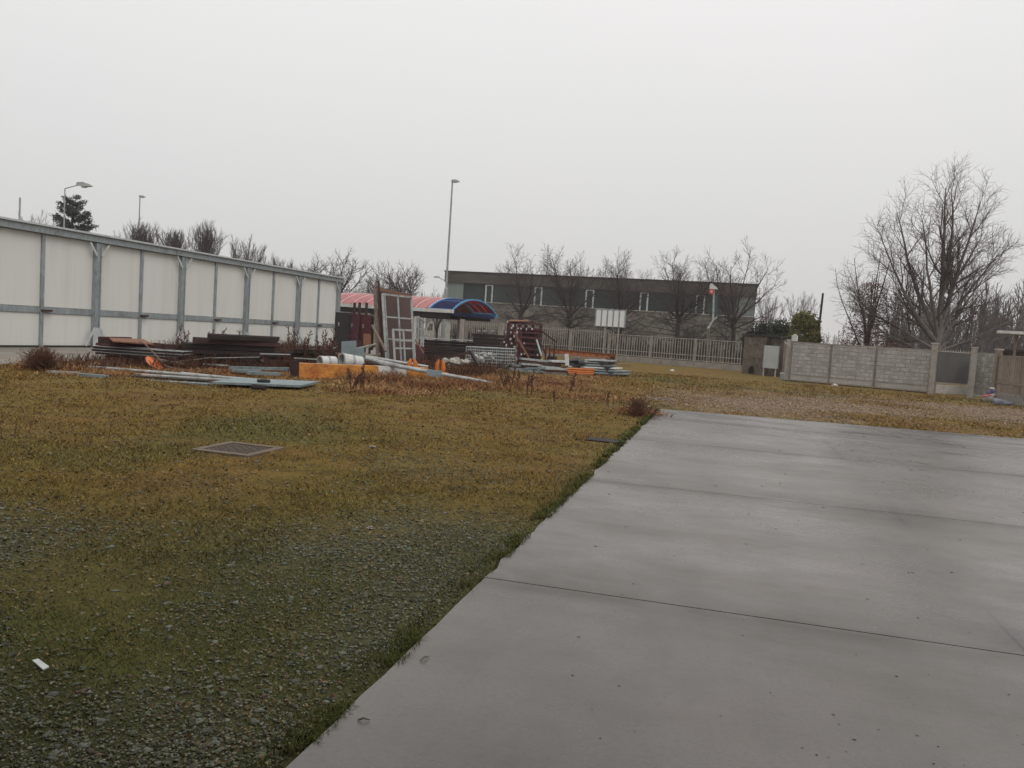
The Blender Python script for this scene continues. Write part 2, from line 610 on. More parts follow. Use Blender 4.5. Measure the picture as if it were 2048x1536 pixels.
    l(bu.outputs[0], b.inputs['Normal'])
    return m
sl = MB()
rs = random.Random(5)
for j in range(len(YJ)):
    ya, yb = YJ[j]+.006, (YJ[j+1]-.006 if j+1 < len(YJ) else None)
    sk = .04
    y1 = yb if yb is not None else SFAR
    ys = np.arange(ya, y1, .22)
    left = [(float(edge_x(y))+rs.uniform(-.022, .018)*(1 if y > 5 else .35), y) for y in ys] + [(float(edge_x(y1)), y1)]
    XR = 18.0
    top = [(XR, y1+sk*XR if yb is not None else float(far_y(XR))), (XR, ya+sk*XR)]
    sl.prism(left+top, 2, -.05, .03)
slab_me = sl.mesh('concrete_slab')
fix_normals(slab_me)
tag(link('pavement', slab_me, slab_material()), kind='structure')

APRON = M('pale_concrete_apron', (.17, .15, .125), (.235, .21, .18), .8, .75, c3=(.12, .105, .085), s3=.5, stretch=(1, .5, 1))
ap = MB()
pts = [(-24.22, -12)] + [(-24.22, 50)] + [(APX-.6+rs.uniform(-.12, .12), y) for y in np.arange(50, 17, -1.1)] + [(APX+.3-(y-14)*.28+rs.uniform(-.06, .06), y) for y in np.arange(17, 8, -.6)] + [(APX+1.6, 7), (APX+1.6, -12)]
ap.prism(pts, 2, -.05, .022)
ame = ap.mesh('concrete_apron')
fix_normals(ame)
tag(link('pavement', ame, APRON), kind='structure')

# ---------------------------------------------------------------- moss, grass, pebbles, dry growth (uncountable)
HEAD = YAW
def polar(n, d0, d1, half=.70):
    d = d0*np.exp(rng.random(n)*math.log(d1/d0))
    a = (rng.random(n)*2-1)*half + HEAD
    return -d*np.sin(a), d*np.cos(a), d
def keep(x, y):
    k = ~in_slab(x, y, .0)
    k &= ~((x < APX+.2-np.clip(y-12, 0, 5)*.2))
    for (cx, cy, r) in ((-5.8, 8.22, .42), (-2.05, 23.1, .45)):
        k &= (np.hypot(x-cx, y-cy) > r)
    return k
def blade_mesh(name, x, y, z, h, w, lean, col, bend=None):
    n = len(x)
    az = rng.random(n)*2*math.pi
    la = rng.random(n)*2*math.pi
    bx, by = np.cos(az)*w/2, np.sin(az)*w/2
    tx, ty = np.cos(la)*lean*h, np.sin(la)*lean*h
    if bend is None:
        V = np.stack([np.stack([x-bx, y-by, z], 1), np.stack([x+bx, y+by, z], 1), np.stack([x+tx, y+ty, z+h], 1)], 1).reshape(-1, 3)
        Fc = np.arange(3*n).reshape(n, 3)
        return np_mesh(name, V, Fc, np.repeat(col, 3, 0))
    m = .55
    P = [np.stack([x-bx, y-by, z], 1), np.stack([x+bx, y+by, z], 1),
         np.stack([x-bx*.7+tx*m*.6, y-by*.7+ty*m*.6, z+h*m*1.25], 1), np.stack([x+bx*.7+tx*m*.6, y+by*.7+ty*m*.6, z+h*m*1.25], 1),
         np.stack([x+tx*1.25, y+ty*1.25, z+h*(1-bend)], 1)]
    V = np.stack(P, 1).reshape(-1, 3)
    o = np.arange(n)*5
    Fc = np.concatenate([np.stack([o, o+1, o+3], 1), np.stack([o, o+3, o+2], 1), np.stack([o+2, o+3, o+4], 1)])
    return np_mesh(name, V, Fc, np.repeat(col, 5, 0))

GRASSM = Mcol('grass_blades', .95)
x, y, d = polar(620000, 1.7, 42)
k = keep(x, y)
st, lu, ba = stony_mask(x, y), lush_mask(x, y), bare_mask(x, y)
cl = fbm(x, y, 1.1, 71)
pr = np.clip(.38+2.2*(cl-.42), .04, 1)*(1-.35*st)*(1-.93*ba) + lu*.45
k &= rng.random(len(x)) < pr
x, y, d, st, lu, cl = x[k], y[k], d[k], st[k], lu[k], cl[k]
n = len(x)
edge = np.clip(1-np.abs(x-edge_x(y))/.25, 0, 1)*(y < 19.4)*np.clip((fbm(x, y, 1.8, 5)-.38)*5, 0, 1)
h = (.014+.0011*d)*(.5+rng.random(n))*(.7+.8*cl)*(1+1.1*edge)
w = np.maximum(.0035, .0013*d)*(.6+.8*rng.random(n))
t = np.clip(fbm(x, y, .4, 91)*1.3-.15+.25*(rng.random(n)-.5), 0, 1)[:, None]
cA, cB, cG = np.array([.190, .098, .032]), np.array([.225, .152, .036]), np.array([.105, .115, .036])
col = cA*(1-t)+cB*t
g = np.clip(lu*.85+.25*(rng.random(n)-.6)+.85*np.clip((8.5-d)/5, 0, 1), 0, 1)[:, None]
col = col*(1-g)+cG*g
col = col*((.35+1.0*rng.random(n))*(.55+.9*fbm(x, y, 5.5, 17, 2)))[:, None]
straw = rng.random(n) < .08
col[straw] = np.array([.24, .18, .09])*(.7+.6*rng.random(straw.sum()))[:, None]
me = blade_mesh('moss_and_grass', x, y, gz(x, y)-.004, h, w, .9, col)
tag(link('moss_and_grass', me, GRASSM), 'short yellowish moss and grass over the gravel yard', 'grass', kind='stuff')

# grass tufts hanging over the ragged edge of the slab
ye = .6*np.exp(rng.random(16000)*math.log(19/.6))
xe = edge_x(ye)-np.abs(rng.normal(0, .07, len(ye)))+.015
kk = fbm(xe, ye, 2.2, 13) > .50
xe, ye = xe[kk], ye[kk]
de = np.hypot(xe, ye)
he = (.012+.0018*de)*(.5+rng.random(len(xe)))
ce = np.array([.062, .070, .014])*(.5+.9*rng.random(len(xe)))[:, None]
me = blade_mesh('edge_grass', xe, ye, np.full(len(xe), 0.005), he+.025, np.maximum(.004, .0012*de), .9, ce, bend=.25)
tag(link('edge_grass', me, GRASSM), 'green grass fringe along the ragged edge of the concrete slab', 'grass', kind='stuff')

# pebbles
def ico():
    p = (1+5**.5)/2
    v = np.array([(-1, p, 0), (1, p, 0), (-1, -p, 0), (1, -p, 0), (0, -1, p), (0, 1, p), (0, -1, -p), (0, 1, -p), (p, 0, -1), (p, 0, 1), (-p, 0, -1), (-p, 0, 1)], float)
    f = [(0, 11, 5), (0, 5, 1), (0, 1, 7), (0, 7, 10), (0, 10, 11), (1, 5, 9), (5, 11, 4), (11, 10, 2), (10, 7, 6), (7, 1, 8), (3, 9, 4), (3, 4, 2), (3, 2, 6), (3, 6, 8), (3, 8, 9), (4, 9, 5), (2, 4, 11), (6, 2, 10), (8, 6, 7), (9, 8, 1)]
    v = [vnorm(a) for a in v]
    c, nf = {}, []
    def mid(a, b):
        k_ = (min(a, b), max(a, b))
        if k_ not in c:
            c[k_] = len(v)
            v.append(vnorm(v[a]+v[b]))
        return c[k_]
    for a, b, q in f:
        ab, bq, qa = mid(a, b), mid(b, q), mid(q, a)
        nf += [(a, ab, qa), (b, bq, ab), (q, qa, bq), (ab, bq, qa)]
    return np.array(v), np.array(nf)
IV, IF = ico()
x, y, d = polar(90000, 1.8, 22)
k = keep(x, y)
st = stony_mask(x, y)
k &= (rng.random(len(x)) < .05+.62*st) & (x < edge_x(y)-.06)
x, y, d = x[k], y[k], d[k]
n = len(x)
r = (.0030+.0006*d+.011*rng.random(n)**4)*(.7+.6*rng.random(n))
r[rng.random(n) < .012] *= 1.7
sx, sy, sz = r*(.9+.7*rng.random(n)), r*(.8+.3*rng.random(n)), r*(.35+.3*rng.random(n))
an = rng.random(n)*math.pi
P = IV[None]*np.stack([sx, sy, sz], 1)[:, None, :]
P = P*(1+.16*rng.normal(size=(n, len(IV), 1)))
ca, sa = np.cos(an)[:, None], np.sin(an)[:, None]
V = np.stack([P[..., 0]*ca-P[..., 1]*sa + x[:, None], P[..., 0]*sa+P[..., 1]*ca + y[:, None], P[..., 2]+(gz(x, y)+sz*.1+.002)[:, None]], 2).reshape(-1, 3)
Fc = (IF[None]+(np.arange(n)*len(IV))[:, None, None]).reshape(-1, 3)
base = np.array([.125, .132, .105])*(.35+.95*rng.random(n)**1.3)[:, None]
warm = rng.random(n) < .12
base[warm] = np.array([.12, .075, .052])*(.6+.6*rng.random(warm.sum()))[:, None]
gm = (rng.random(n) < .45)
base[gm] *= np.array([.72, .80, .55])
me = np_mesh('pebbles', V, Fc, np.repeat(base, len(IV), 0))
me.shade_smooth()
tag(link('pebbles', me, Mcol('pebble_stone', .75, spec=.35)), 'grey rounded pebbles scattered through the moss', 'pebbles', kind='stuff')

# fine gravel crumbs between the pebbles
ICO0 = IV[:12]
IF0 = np.array([(0, 11, 5), (0, 5, 1), (0, 1, 7), (0, 7, 10), (0, 10, 11), (1, 5, 9), (5, 11, 4), (11, 10, 2), (10, 7, 6), (7, 1, 8), (3, 9, 4), (3, 4, 2), (3, 2, 6), (3, 6, 8), (3, 8, 9), (4, 9, 5), (2, 4, 11), (6, 2, 10), (8, 6, 7), (9, 8, 1)])
x, y, d = polar(150000, 1.8, 13)
k = keep(x, y)
k &= (rng.random(len(x)) < .05+.75*stony_mask(x, y)) & (x < edge_x(y)-.05)
x, y, d = x[k], y[k], d[k]
n = len(x)
r = (.0022+.0006*d)*(.6+1.2*rng.random(n)**2)
P = ICO0[None]*np.stack([r*(1+.7*rng.random(n)), r, r*(.45+.4*rng.random(n))], 1)[:, None, :]*(1+.22*rng.normal(size=(n, 12, 1)))
an = rng.random(n)*math.pi
ca, sa = np.cos(an)[:, None], np.sin(an)[:, None]
V = np.stack([P[..., 0]*ca-P[..., 1]*sa+x[:, None], P[..., 0]*sa+P[..., 1]*ca+y[:, None], P[..., 2]+(gz(x, y)+.006+.004*rng.random(n))[:, None]], 2).reshape(-1, 3)
Fc = (IF0[None]+(np.arange(n)*12)[:, None, None]).reshape(-1, 3)
cc = np.array([.17, .165, .125])*(.35+1.0*rng.random(n))[:, None]
gm = rng.random(n) < .4
cc[gm] *= np.array([.78, .86, .6])
me = np_mesh('fine_gravel', V, Fc, np.repeat(cc, 12, 0))
tag(link('fine_gravel', me, bpy.data.materials['pebble_stone']), 'fine pale gravel crumbs mixed into the moss', 'gravel', kind='stuff')

# dead leaf scraps pressed into the grass
x, y, d = polar(60000, 1.8, 26)
k = keep(x, y) & (x < edge_x(y)-.03) & (rng.random(len(x)) < np.clip((fbm(x, y, .9, 83)-.30)*3, .06, 1))
x, y, d = x[k], y[k], d[k]
n = len(x)
s_ = (.005+.0011*d)*(.5+1.0*rng.random(n))
an = rng.random(n)*6.283
tl = rng.normal(0, .35, n)
ux_, uy_ = np.cos(an)*s_, np.sin(an)*s_
zz = gz(x, y)+.010+.012*rng.random(n)
V = np.stack([np.stack([x-ux_, y-uy_, zz], 1), np.stack([x-uy_*.45, y+ux_*.45, zz+s_*tl], 1), np.stack([x+ux_, y+uy_, zz+s_*.25], 1), np.stack([x+uy_*.45, y-ux_*.45, zz-s_*tl*.5+.004], 1)], 1).reshape(-1, 3)
cl_ = np.where((rng.random(n) < .55)[:, None], np.array([.20, .14, .07]), np.array([.075, .045, .022]))*(.5+.8*rng.random(n))[:, None]
me = np_mesh('dead_leaf_scraps', V, np.arange(4*n).reshape(n, 4), np.repeat(cl_, 4, 0))
tag(link('dead_leaf_scraps', me, GRASSM), 'small dead leaf scraps pressed into the grass', 'dead leaves', kind='stuff')

# gravel on the worn drive near the gate
x = rng.uniform(-3, 17, 60000)
y = rng.uniform(19.5, 46, 60000)
k = (~in_slab(x, y, .1)) & (rng.random(len(x)) < .06+.9*bare_mask(x, y))
x, y = x[k][:14000], y[k][:14000]
n = len(x)
r = .018+.028*rng.random(n)**2
OV = np.array([(1, 0, 0), (0, 1, 0), (-1, 0, 0), (0, -1, 0), (0, 0, .6), (0, 0, -.6)])
OF = np.array([(0, 1, 4), (1, 2, 4), (2, 3, 4), (3, 0, 4), (1, 0, 5), (2, 1, 5), (3, 2, 5), (0, 3, 5)])
V = (OV[None]*r[:, None, None]*(1+.3*rng.normal(size=(n, 6, 1)))+np.stack([x, y, np.full(n, .006)], 1)[:, None, :]).reshape(-1, 3)
Fc = (OF[None]+(np.arange(n)*6)[:, None, None]).reshape(-1, 3)
cg = np.array([.25, .19, .14])*(.5+.9*rng.random(n))[:, None]
me = np_mesh('gravel', V, Fc, np.repeat(cg, 6, 0))
tag(link('gravel', me, Mcol('gravel_stone', .9)), 'pinkish loose gravel on the worn drive before the gate', 'gravel', kind='stuff')

# dry orange brown growth along the front of the scrap heap
clumps = []
def patch(x0, x1, y0, y1, nc, hh, spread=.35):
    for _ in range(nc):
        p = G(rng.uniform(x0, x1), rng.uniform(y0, y1))
        clumps.append((p[0], p[1], hh*(.6+.8*rng.random()), spread))
patch(120, 330, 738, 752, 26, .22)
patch(330, 470, 735, 748, 16, .22)
patch(440, 590, 738, 755, 16, .16)
patch(540, 700, 752, 775, 10, .14)
patch(690, 860, 757, 790, 30, .24)
patch(700, 870, 753, 762, 22, .52)
patch(860, 1010, 752, 782, 34, .30)
patch(1000, 1110, 752, 782, 30, .34)
patch(1100, 1200, 752, 780, 26, .26)
patch(1140, 1215, 790, 802, 8, .22, .5)
patch(1268, 1300, 822, 834, 5, .24, .25)
patch(560, 690, 715, 728, 12, .4)
patch(840, 1000, 728, 745, 26, .35)
patch(960, 1240, 720, 740, 20, .3)
patch(60, 240, 725, 740, 12, .22)
patch(1130, 1420, 752, 800, 18, .10, .6)
xs, ys, hs = [], [], []
for (cx, cy, hh, sp_) in clumps:
    m_ = int(rng.integers(110, 230))
    xs.append(cx+rng.normal(0, sp_, m_))
    ys.append(cy+rng.normal(0, sp_, m_))
    hs.append(hh*.55*(.3+rng.random(m_)**1.6))
x, y, h = np.concatenate(xs), np.concatenate(ys), np.concatenate(hs)
n = len(x)
t = rng.random(n)[:, None]
cv = fbm(x, y, 1.6, 23, 2)
t = np.clip(t*.6+(cv[:, None]-.35)*1.6, 0, 1)
col = (np.array([.17, .055, .020])*(1-t)+np.array([.42, .25, .11])*t)*(.35+1.0*rng.random(n))[:, None]
me = blade_mesh('dry_growth', x, y, gz(x, y)-.01, h, .012+.012*rng.random(n), 2.0, col, bend=.5)
tag(link('dry_growth', me, GRASSM), 'orange brown dead grass and bracken along the scrap heap', 'dead grass', kind='stuff')

# dark brown tangle of dead stems between the scrap
clumps = []
patch(330, 700, 700, 742, 115, .46)
patch(690, 1000, 735, 752, 40, .34)
patch(120, 340, 722, 742, 16, .30)
patch(840, 1020, 706, 742, 72, .46)
patch(690, 850, 725, 745, 22, .4)
patch(1010, 1250, 724, 744, 14, .3)
patch(560, 690, 690, 712, 26, .6)
xs, ys, hs = [], [], []
for (cx, cy, hh, sp_) in clumps:
    m_ = int(rng.integers(60, 130))
    xs.append(cx+rng.normal(0, sp_*1.3, m_))
    ys.append(cy+rng.normal(0, sp_*1.3, m_))
    hs.append(hh*(.3+rng.random(m_)))
x, y, h = np.concatenate(xs), np.concatenate(ys), np.concatenate(hs)
n = len(x)
t = rng.random(n)[:, None]
col = (np.array([.035, .014, .010])*(1-t)+np.array([.12, .05, .025])*t)*(.5+.8*rng.random(n))[:, None]
me = blade_mesh('dead_brush', x, y, gz(x, y)-.01, h, .010+.010*rng.random(n), 1.2, col, bend=.25)
tag(link('dead_brush', me, GRASSM), 'dark brown tangle of dead stems between the scrap piles', 'dead stems', kind='stuff')

# leaf bits and grit on the slab
nb = 300
d = 2.2*np.exp(rng.random(nb)*math.log(9))
a = HEAD-.1-rng.random(nb)*.62
x, y = -d*np.sin(a), d*np.cos(a)
k = in_slab(x, y, -.05) & (y < 19)
x, y, d = x[k], y[k], d[k]
n = len(x)
r = (.0015+.0006*d)*(.4+.9*rng.random(n)**2)
V = (OV[None]*np.stack([r*(1+2*rng.random(n)), r, r*.5], 1)[:, None, :]*(1+.35*rng.normal(size=(n, 6, 1)))+np.stack([x, y, np.full(n, .032)], 1)[:, None, :]).reshape(-1, 3)
Fc = (OF[None]+(np.arange(n)*6)[:, None, None]).reshape(-1, 3)
me = np_mesh('leaf_litter', V, Fc, np.repeat(np.array([.03, .026, .02])*(.5+rng.random(n))[:, None], 6, 0))
tag(link('leaf_litter', me, Mcol('litter', .9)), 'tiny dark leaf bits and grit on the slab', 'litter', kind='stuff')

# ---------------------------------------------------------------- the long white panelled building
WX = -24.2
def wy(px):                     # distance along the wall for a picture column near eye height
    return float(onX(px, 600+.0655*px, WX)[1])
post_px = [188, 357, 488, 592]
posts = [wy(p) for p in post_px]
step = (posts[3]-posts[0])/3
posts = [posts[0]-2*step, posts[0]-step] + posts
y_end = float(onX(672, 640, WX)[1])
posts = [posts[0]+i*(posts[5]-posts[0])/5 for i in range(6)] + [y_end]
WTOP = float(onX(0, 437+16, WX)[2])
RZ = float(onX(0, 615, WX)[2])
wall_b = thing('panel_building', 'long white panelled building with grey steel posts and rails behind the scrap heap', 'building', (WX, posts[2], 0))
y_start = posts[0]
core = MB().box(WX-12, WX-.06, y_start, y_end-.02, 0.05, WTOP)
part(wall_b, 'rear_wall', core, PANEL)
muls = []
for a, b in zip(posts[:-1], posts[1:]):
    muls.append((a+b)/2 if b != y_end else min((a+b)/2, y_end-.6))
edges = sorted(posts+muls)
for a, b in zip(edges[:-1], edges[1:]):
    part(wall_b, 'wall_panel', MB().box(WX-.058, WX, a+.02, b-.02, RZ+.12, WTOP-.02), PANEL)
    part(wall_b, 'wall_panel', MB().box(WX-.058, WX, a+.02, b-.02, .10, RZ-.12), PANEL)
    part(wall_b, 'rail', MB().box(WX-.03, WX+.05, a+.07, b-.07, RZ-.11, RZ+.11), GALV)
    part(wall_b, 'base_strip', MB().box(WX-.05, WX+.035, a+.05, b-.05, .035, .095), DARK)
for ym in muls:
    mu = part(wall_b, 'mullion', MB().box(WX-.02, WX+.075, ym-.065, ym+.065, .04, WTOP-.01), GALV)
    part(mu, 'latch', MB().box(WX+.077, WX+.17, ym-.05, ym+.36, RZ-.05, RZ+.02).box(WX+.172, WX+.21, ym-.1, ym+.05, RZ-.03, RZ+.0), RUST)
for yp in posts:
    po = part(wall_b, 'post', MB().box(WX-.04, WX+.16, yp-.13, yp+.13, .02, WTOP-.03).box(WX+.162, WX+.19, yp-.13, yp-.085, .02, WTOP-.03).box(WX+.162, WX+.19, yp+.085, yp+.13, .02, WTOP-.03), GALV)
    sides = (-1, 1) if yp != y_end else (-1,)
    for s in sides:
        part(po, 'bracket', MB().beam((WX+.205, yp+s*.12, .80), (WX+.205, yp+s*.56, .10), .02, .10), GALVL)
        part(po, 'bracket', MB().beam((WX+.205, yp+s*.12, WTOP-.52), (WX+.205, yp+s*.46, WTOP-.06), .02, .08), GALVL)
    part(po, 'foot_plate', MB().box(WX+.192, WX+.205, yp-.2, yp+.2, .025, .8), GALVL)
part(wall_b, 'roof_beam', MB().box(WX-.05, WX+.22, y_start, y_end+.35, WTOP-.0, WTOP+.24), GALV)
part(wall_b, 'roof', MB().box(WX-12.2, WX+.32, y_start, y_end+.5, WTOP+.243, WTOP+.31), GALVL)

# ---------------------------------------------------------------- grey warehouse behind the fence
BY = float(Q(1513, 600, 90)[1])
bx1 = float(onY(1512, 600, BY)[0])
bx0 = float(onY(889, 600, BY)[0])
BTOP = float(onY(1200, 554.5, BY)[2])
WZ1 = float(onY(1290, 585, BY)[2])
WZ0 = float(onY(1290, 621.5, BY)[2])
WALLB = M('stained_render', (.10, .092, .077), (.19, .172, .145), .5, .9, c3=(.05, .046, .04), s3=.35, stretch=(1, 1, 1.6), t3=(.5, .72))
PARAP = M('brown_parapet_concrete', (.058, .050, .042), (.10, .088, .075), .45, .9, c3=(.036, .031, .026), s3=.6, stretch=(.5, 1, 2), t3=(.5, .7))
GLAZE = M('dark_green_glazing', (.014, .022, .022), (.036, .05, .048), .25, .35, stretch=(1, 1, .3), spec=.2)
GLAZEL = M('pale_green_glazing', (.12, .15, .14), (.2, .24, .22), 2.0, .4, stretch=(5, 1, .1))
wh = thing('warehouse', 'long flat roofed grey warehouse with a dark window band behind the bare trees', 'building', (bx0, BY, 0))
part(wh, 'wall', MB().box(bx0, bx1, BY, BY+22, -.1, WZ0-.08), WALLB)
part(wh, 'sill', MB().box(bx0-.05, bx1+.02, BY-.12, BY+.3, WZ0-.078, WZ0), CONCL)
part(wh, 'rear_wall', MB().box(bx0+.02, bx1-.02, BY+.5, BY+21.9, WZ0-.078, WZ1+.1), DARK)
part(wh, 'parapet', MB().box(bx0-.1, bx1+.05, BY-.15, BY+22, WZ1+.11, BTOP-.12), PARAP)
part(wh, 'roof_edge', MB().box(bx0-.2, bx1+.12, BY-.3, BY+22.1, BTOP-.118, BTOP), DARK)
fr_px = [(970, 985), (1068, 1084), (1171, 1188), (1280, 1297), (1393, 1411)]
cur = bx0+.3
for i, (a, b) in enumerate(fr_px):
    xa, xb = float(onY(a, 590, BY)[0]), float(onY(b, 590, BY)[0])
    if i == 0:
        xm = cur+ (xa-cur)*.42
        part(wh, 'window', MB().box(cur, xm, BY+.12, BY+.2, WZ0+.01, WZ1+.1), GLAZEL, label='pale curtained window at the left end of the band')
        cur = xm+.02
    part(wh, 'window', MB().box(cur, xa-.02, BY+.12, BY+.2, WZ0+.01, WZ1+.1), GLAZE)
    fr = MB()
    for xx in (xa, xb-.16):
        fr.box(xx, xx+.16, BY-.02, BY+.22, WZ0+.003, WZ1+.02)
    fr.box(xa+.162, xb-.162, BY+.0, BY+.2, WZ1-.1, WZ1+.015)
    w = part(wh, 'window_frame', fr, GALVL)
    part(w, 'pane', MB().box(xa+.165, xb-.165, BY+.14, BY+.18, WZ0+.01, WZ1-.105), GLAZE)
    cur = xb+.02
xm = bx1-2.2
part(wh, 'window', MB().box(cur, xm, BY+.12, BY+.2, WZ0+.01, WZ1+.1), GLAZE)
part(wh, 'window', MB().box(xm+.02, bx1-.1, BY+.12, BY+.2, WZ0+.01, WZ1+.1), GLAZEL, label='pale window at the right end of the band')
la = part(wh, 'wall_lamp', MB().tube([(bx0-.1, BY-.1, BTOP-1.3), (bx0-.9, BY-.3, BTOP-.95)], .06).box(bx0-1.5, bx0-.8, BY-.45, BY-.15, BTOP-1.0, BTOP-.82), PIPEW)

# ---------------------------------------------------------------- picket fence along the rear of the yard
f0 = onground(893, 66.0)
f1 = onground(1482, 53.0)
fd = vnorm((f1-f0)*[1, 1, 0])
fl = float(np.linalg.norm((f1-f0)[:2]))
fnv = np.array([-fd[1], fd[0], 0])
fence = thing('picket_fence', 'long pale metal picket fence on a low concrete wall before the warehouse', 'fence', f0)
def fp(s, z, off=0.0):
    p = f0+fd*s+fnv*off
    return np.array([p[0], p[1], z])
def fbox(mb, s0, s1, o0, o1, z0, z1):
    c = [fp(s0, z0, o0), fp(s1, z0, o0), fp(s1, z0, o1), fp(s0, z0, o1)]
    t = [fp(s0, z1, o0), fp(s1, z1, o0), fp(s1, z1, o1), fp(s0, z1, o1)]
    mb.hexa(c+t)
part(fence, 'base_wall', (lambda m: (fbox(m, -9, fl, -.12, .12, -.05, .42), m)[1])(MB()), CONC)
NS = 10
s_list = np.linspace(-8.6, fl, NS+1)
tall = f0[0]+fd[0]*fl
for i in range(NS):
    a, b = s_list[i], s_list[i+1]
    m = MB()
    s = a+.1
    while s < b-.05:
        right = (s/fl) > .62
        ztop = 2.02 if right else 2.5-.25*max(0, s/fl)
        zz = ztop + (0 if right else .0)
        fbox(m, s-.025, s+.025, -.02, .02, .50, zz)
        s += .21
    part(fence, 'picket_panel', m, FENCEP)
    zr = (2.12 if a/fl > .6 else 2.25)
    for z in (.5, .88, zr-.03):
        r_ = MB()
        fbox(r_, a+.05, b-.05, -.055, -.024, z-.03, z+.03)
        part(fence, 'rail', r_, FENCEP)
    q = MB()
    fbox(q, a-.045, a+.045, -.06, .04, .42, zr+.05)
    part(fence, 'post', q, FENCEP)

# plinth at the foot of the tall lamp
pl = onground(891, 63.5)
solo('concrete_pillar', MB().box(pl[0]-.26, pl[0]+.26, pl[1]-.25, pl[1]+.25, 0, 2.1), CONCL, 'mottled grey concrete pillar at the foot of the tallest lamp pole', 'pillar', loc=(pl[0], pl[1], 0))

# ---------------------------------------------------------------- lamp poles
def lamp_pole(px_top, py_top, D, label, r0=.12, arm=None, head=.55, group=None, px_base=None, side=1):
    top = Q(px_top, py_top, D)
    base = np.array([top[0], top[1], 0])
    t = thing('lamp_pole', label, 'lamp pole', base, group)
    H_ = top[2]
    part(t, 'pole', MB().tube([base, base+[0, 0, H_*.36], base+[0, 0, H_*.37], base+[0, 0, H_]], [r0*1.25, r0*1.15, r0*.75, r0*.5], 8), GALV)
    ex = _r*np.array([1, 1, 0])
    ex = vnorm(ex)*side
    p = base+[0, 0, H_]
    if arm:
        e = p+ex*arm[0]+[0, 0, arm[1]]
        part(t, 'arm', MB().tube([p, e], r0*.45, 6), GALV)
        p = e
    h = MB()
    pr = [(-.18, -.03), (-.1, .11), (.35, .15), (.8, .06), (.98, -.04), (.4, -.09)]
    nrm = np.cross(ex, [0, 0, 1])
    vv = []
    for o, sc in ((-.16, .8), (.16, .8)):
        for a, b in pr:
            vv.append(p+ex*a*head+nrm*o*head*1.2+np.array([0, 0, b*head*1.4]))
    k = len(pr)
    h.add(vv, [tuple(range(k)), tuple(reversed(range(k, 2*k)))]+[((i+1) % k, i, i+k, (i+1) % k+k) for i in range(k)])
    hd = part(t, 'lamp_head', h, PIPEW)
    part(hd, 'lens', MB().box(p[0]-.05+ex[0]*.4*head-.12, p[0]+ex[0]*.4*head+.12, p[1]+ex[1]*.4*head-.1, p[1]+ex[1]*.4*head+.1, p[2]-.2*head, p[2]-.13*head), WHITEP)
    return t
lamp_pole(905, 362, 63.6, 'tallest grey lamp pole with a small flat lamp, rising left of the warehouse', .135, None, .62)
lamp_pole(130, 377, 50, 'grey street lamp with a sloping arm before the dark conifer', .07, (.92, .30), .85)
lamp_pole(280, 393, 85, 'thin lamp pole with a flat top lamp among the round bare trees', .11, None, .65)
tp = Q(40, 395, 48)
solo('bare_pole', MB().tube([(tp[0], tp[1], 0), (tp[0], tp[1], tp[2])], [.07, .05], 8), GALV, 'bare grey pole without a lamp above the white building', 'pole', loc=(tp[0], tp[1], 0))
tp = Q(1646, 587, 70)
b_ = onground(1628, 70)
solo('bare_pole', MB().tube([(b_[0], b_[1], 0), tp], [.13, .09], 8), BARK, 'dark leaning wooden pole behind the olive green bush', 'pole', loc=(b_[0], b_[1], 0))

# bent pole with hood lamp, sign and blue panel behind the fence
b_ = onground(1414, 58)
p1 = Q(1417, 655, 58)
p2 = Q(1426, 641, 58)
p3 = Q(1428, 575, 58)
bp = thing('bent_pole', 'pale bent pole with a white hood, red disc and blue panel behind the fence', 'pole', b_)
part(bp, 'pole', MB().tube([b_, p1, p2, p3], .085, 8), PIPEW)
part(bp, 'arm', MB().tube([p2, Q(1434, 634, 58)], .07, 6), PIPEW)
a_, c_ = Q(1429.5, 591, 58.2), Q(1427, 643, 58.2)
ex = vnorm(_r*[1, 1, 0])
part(bp, 'blue_panel', MB().quadslab([c_-ex*.15, c_+ex*.2, a_+ex*.2, a_-ex*.15], (0, .12, 0)), M('dark_blue_sheet', (.02, .045, .075), (.03, .06, .095), 2, .5))
t_ = Q(1426.5, 577, 57.9)
hood = MB()
hv = [t_+ex*a+np.array([0, o, z]) for o in (-.2, .25) for (a, z) in ((-.28, -.05), (.36, -.05), (.3, .06), (-.12, .36), (-.26, .3))]
hood.add(hv, [(0, 1, 2, 3, 4), (9, 8, 7, 6, 5)]+[((i+1) % 5, i, i+5, (i+1) % 5+5) for i in range(5)])
part(bp, 'hood', hood, WHITEP)
d_ = Q(1423, 583, 57.7)
disc = part(bp, 'red_disc', MB().tube([d_, d_+[0, .05, 0]], .2, 14), M('red_sign', (.45, .04, .05), (.5, .06, .07), 3, .5))
part(disc, 'white_centre', MB().tube([d_-[0, .012, 0], d_-[0, .002, 0]], .085, 12), WHITEP)

# ---------------------------------------------------------------- white panel board on posts
bd = [Q(1192.5, 620, 52), Q(1251.5, 621.5, 51), Q(1249.5, 655, 51), Q(1192, 651.5, 52)]
ft = onground(1231, 51.3)
board = thing('notice_board', 'white five panel board on posts in front of the fence', 'board', ft)
ax_ = bd[1]-bd[0]
nb_ = vnorm(np.cross(ax_, (0, 0, 1)))
wz0, wz1 = (bd[3][2]+bd[2][2])/2, (bd[0][2]+bd[1][2])/2
ux = vnorm(ax_*[1, 1, 0])
Lb = float(np.linalg.norm(ax_[:2]))
o_ = np.array([bd[0][0], bd[0][1], 0])
def bbox(m, a, b, z0, z1, n0, n1):
    c = [o_+ux*a+nb_*n0, o_+ux*b+nb_*n0, o_+ux*b+nb_*n1, o_+ux*a+nb_*n1]
    m.hexa([p+[0, 0, z0] for p in c]+[p+[0, 0, z1] for p in c])
    return m
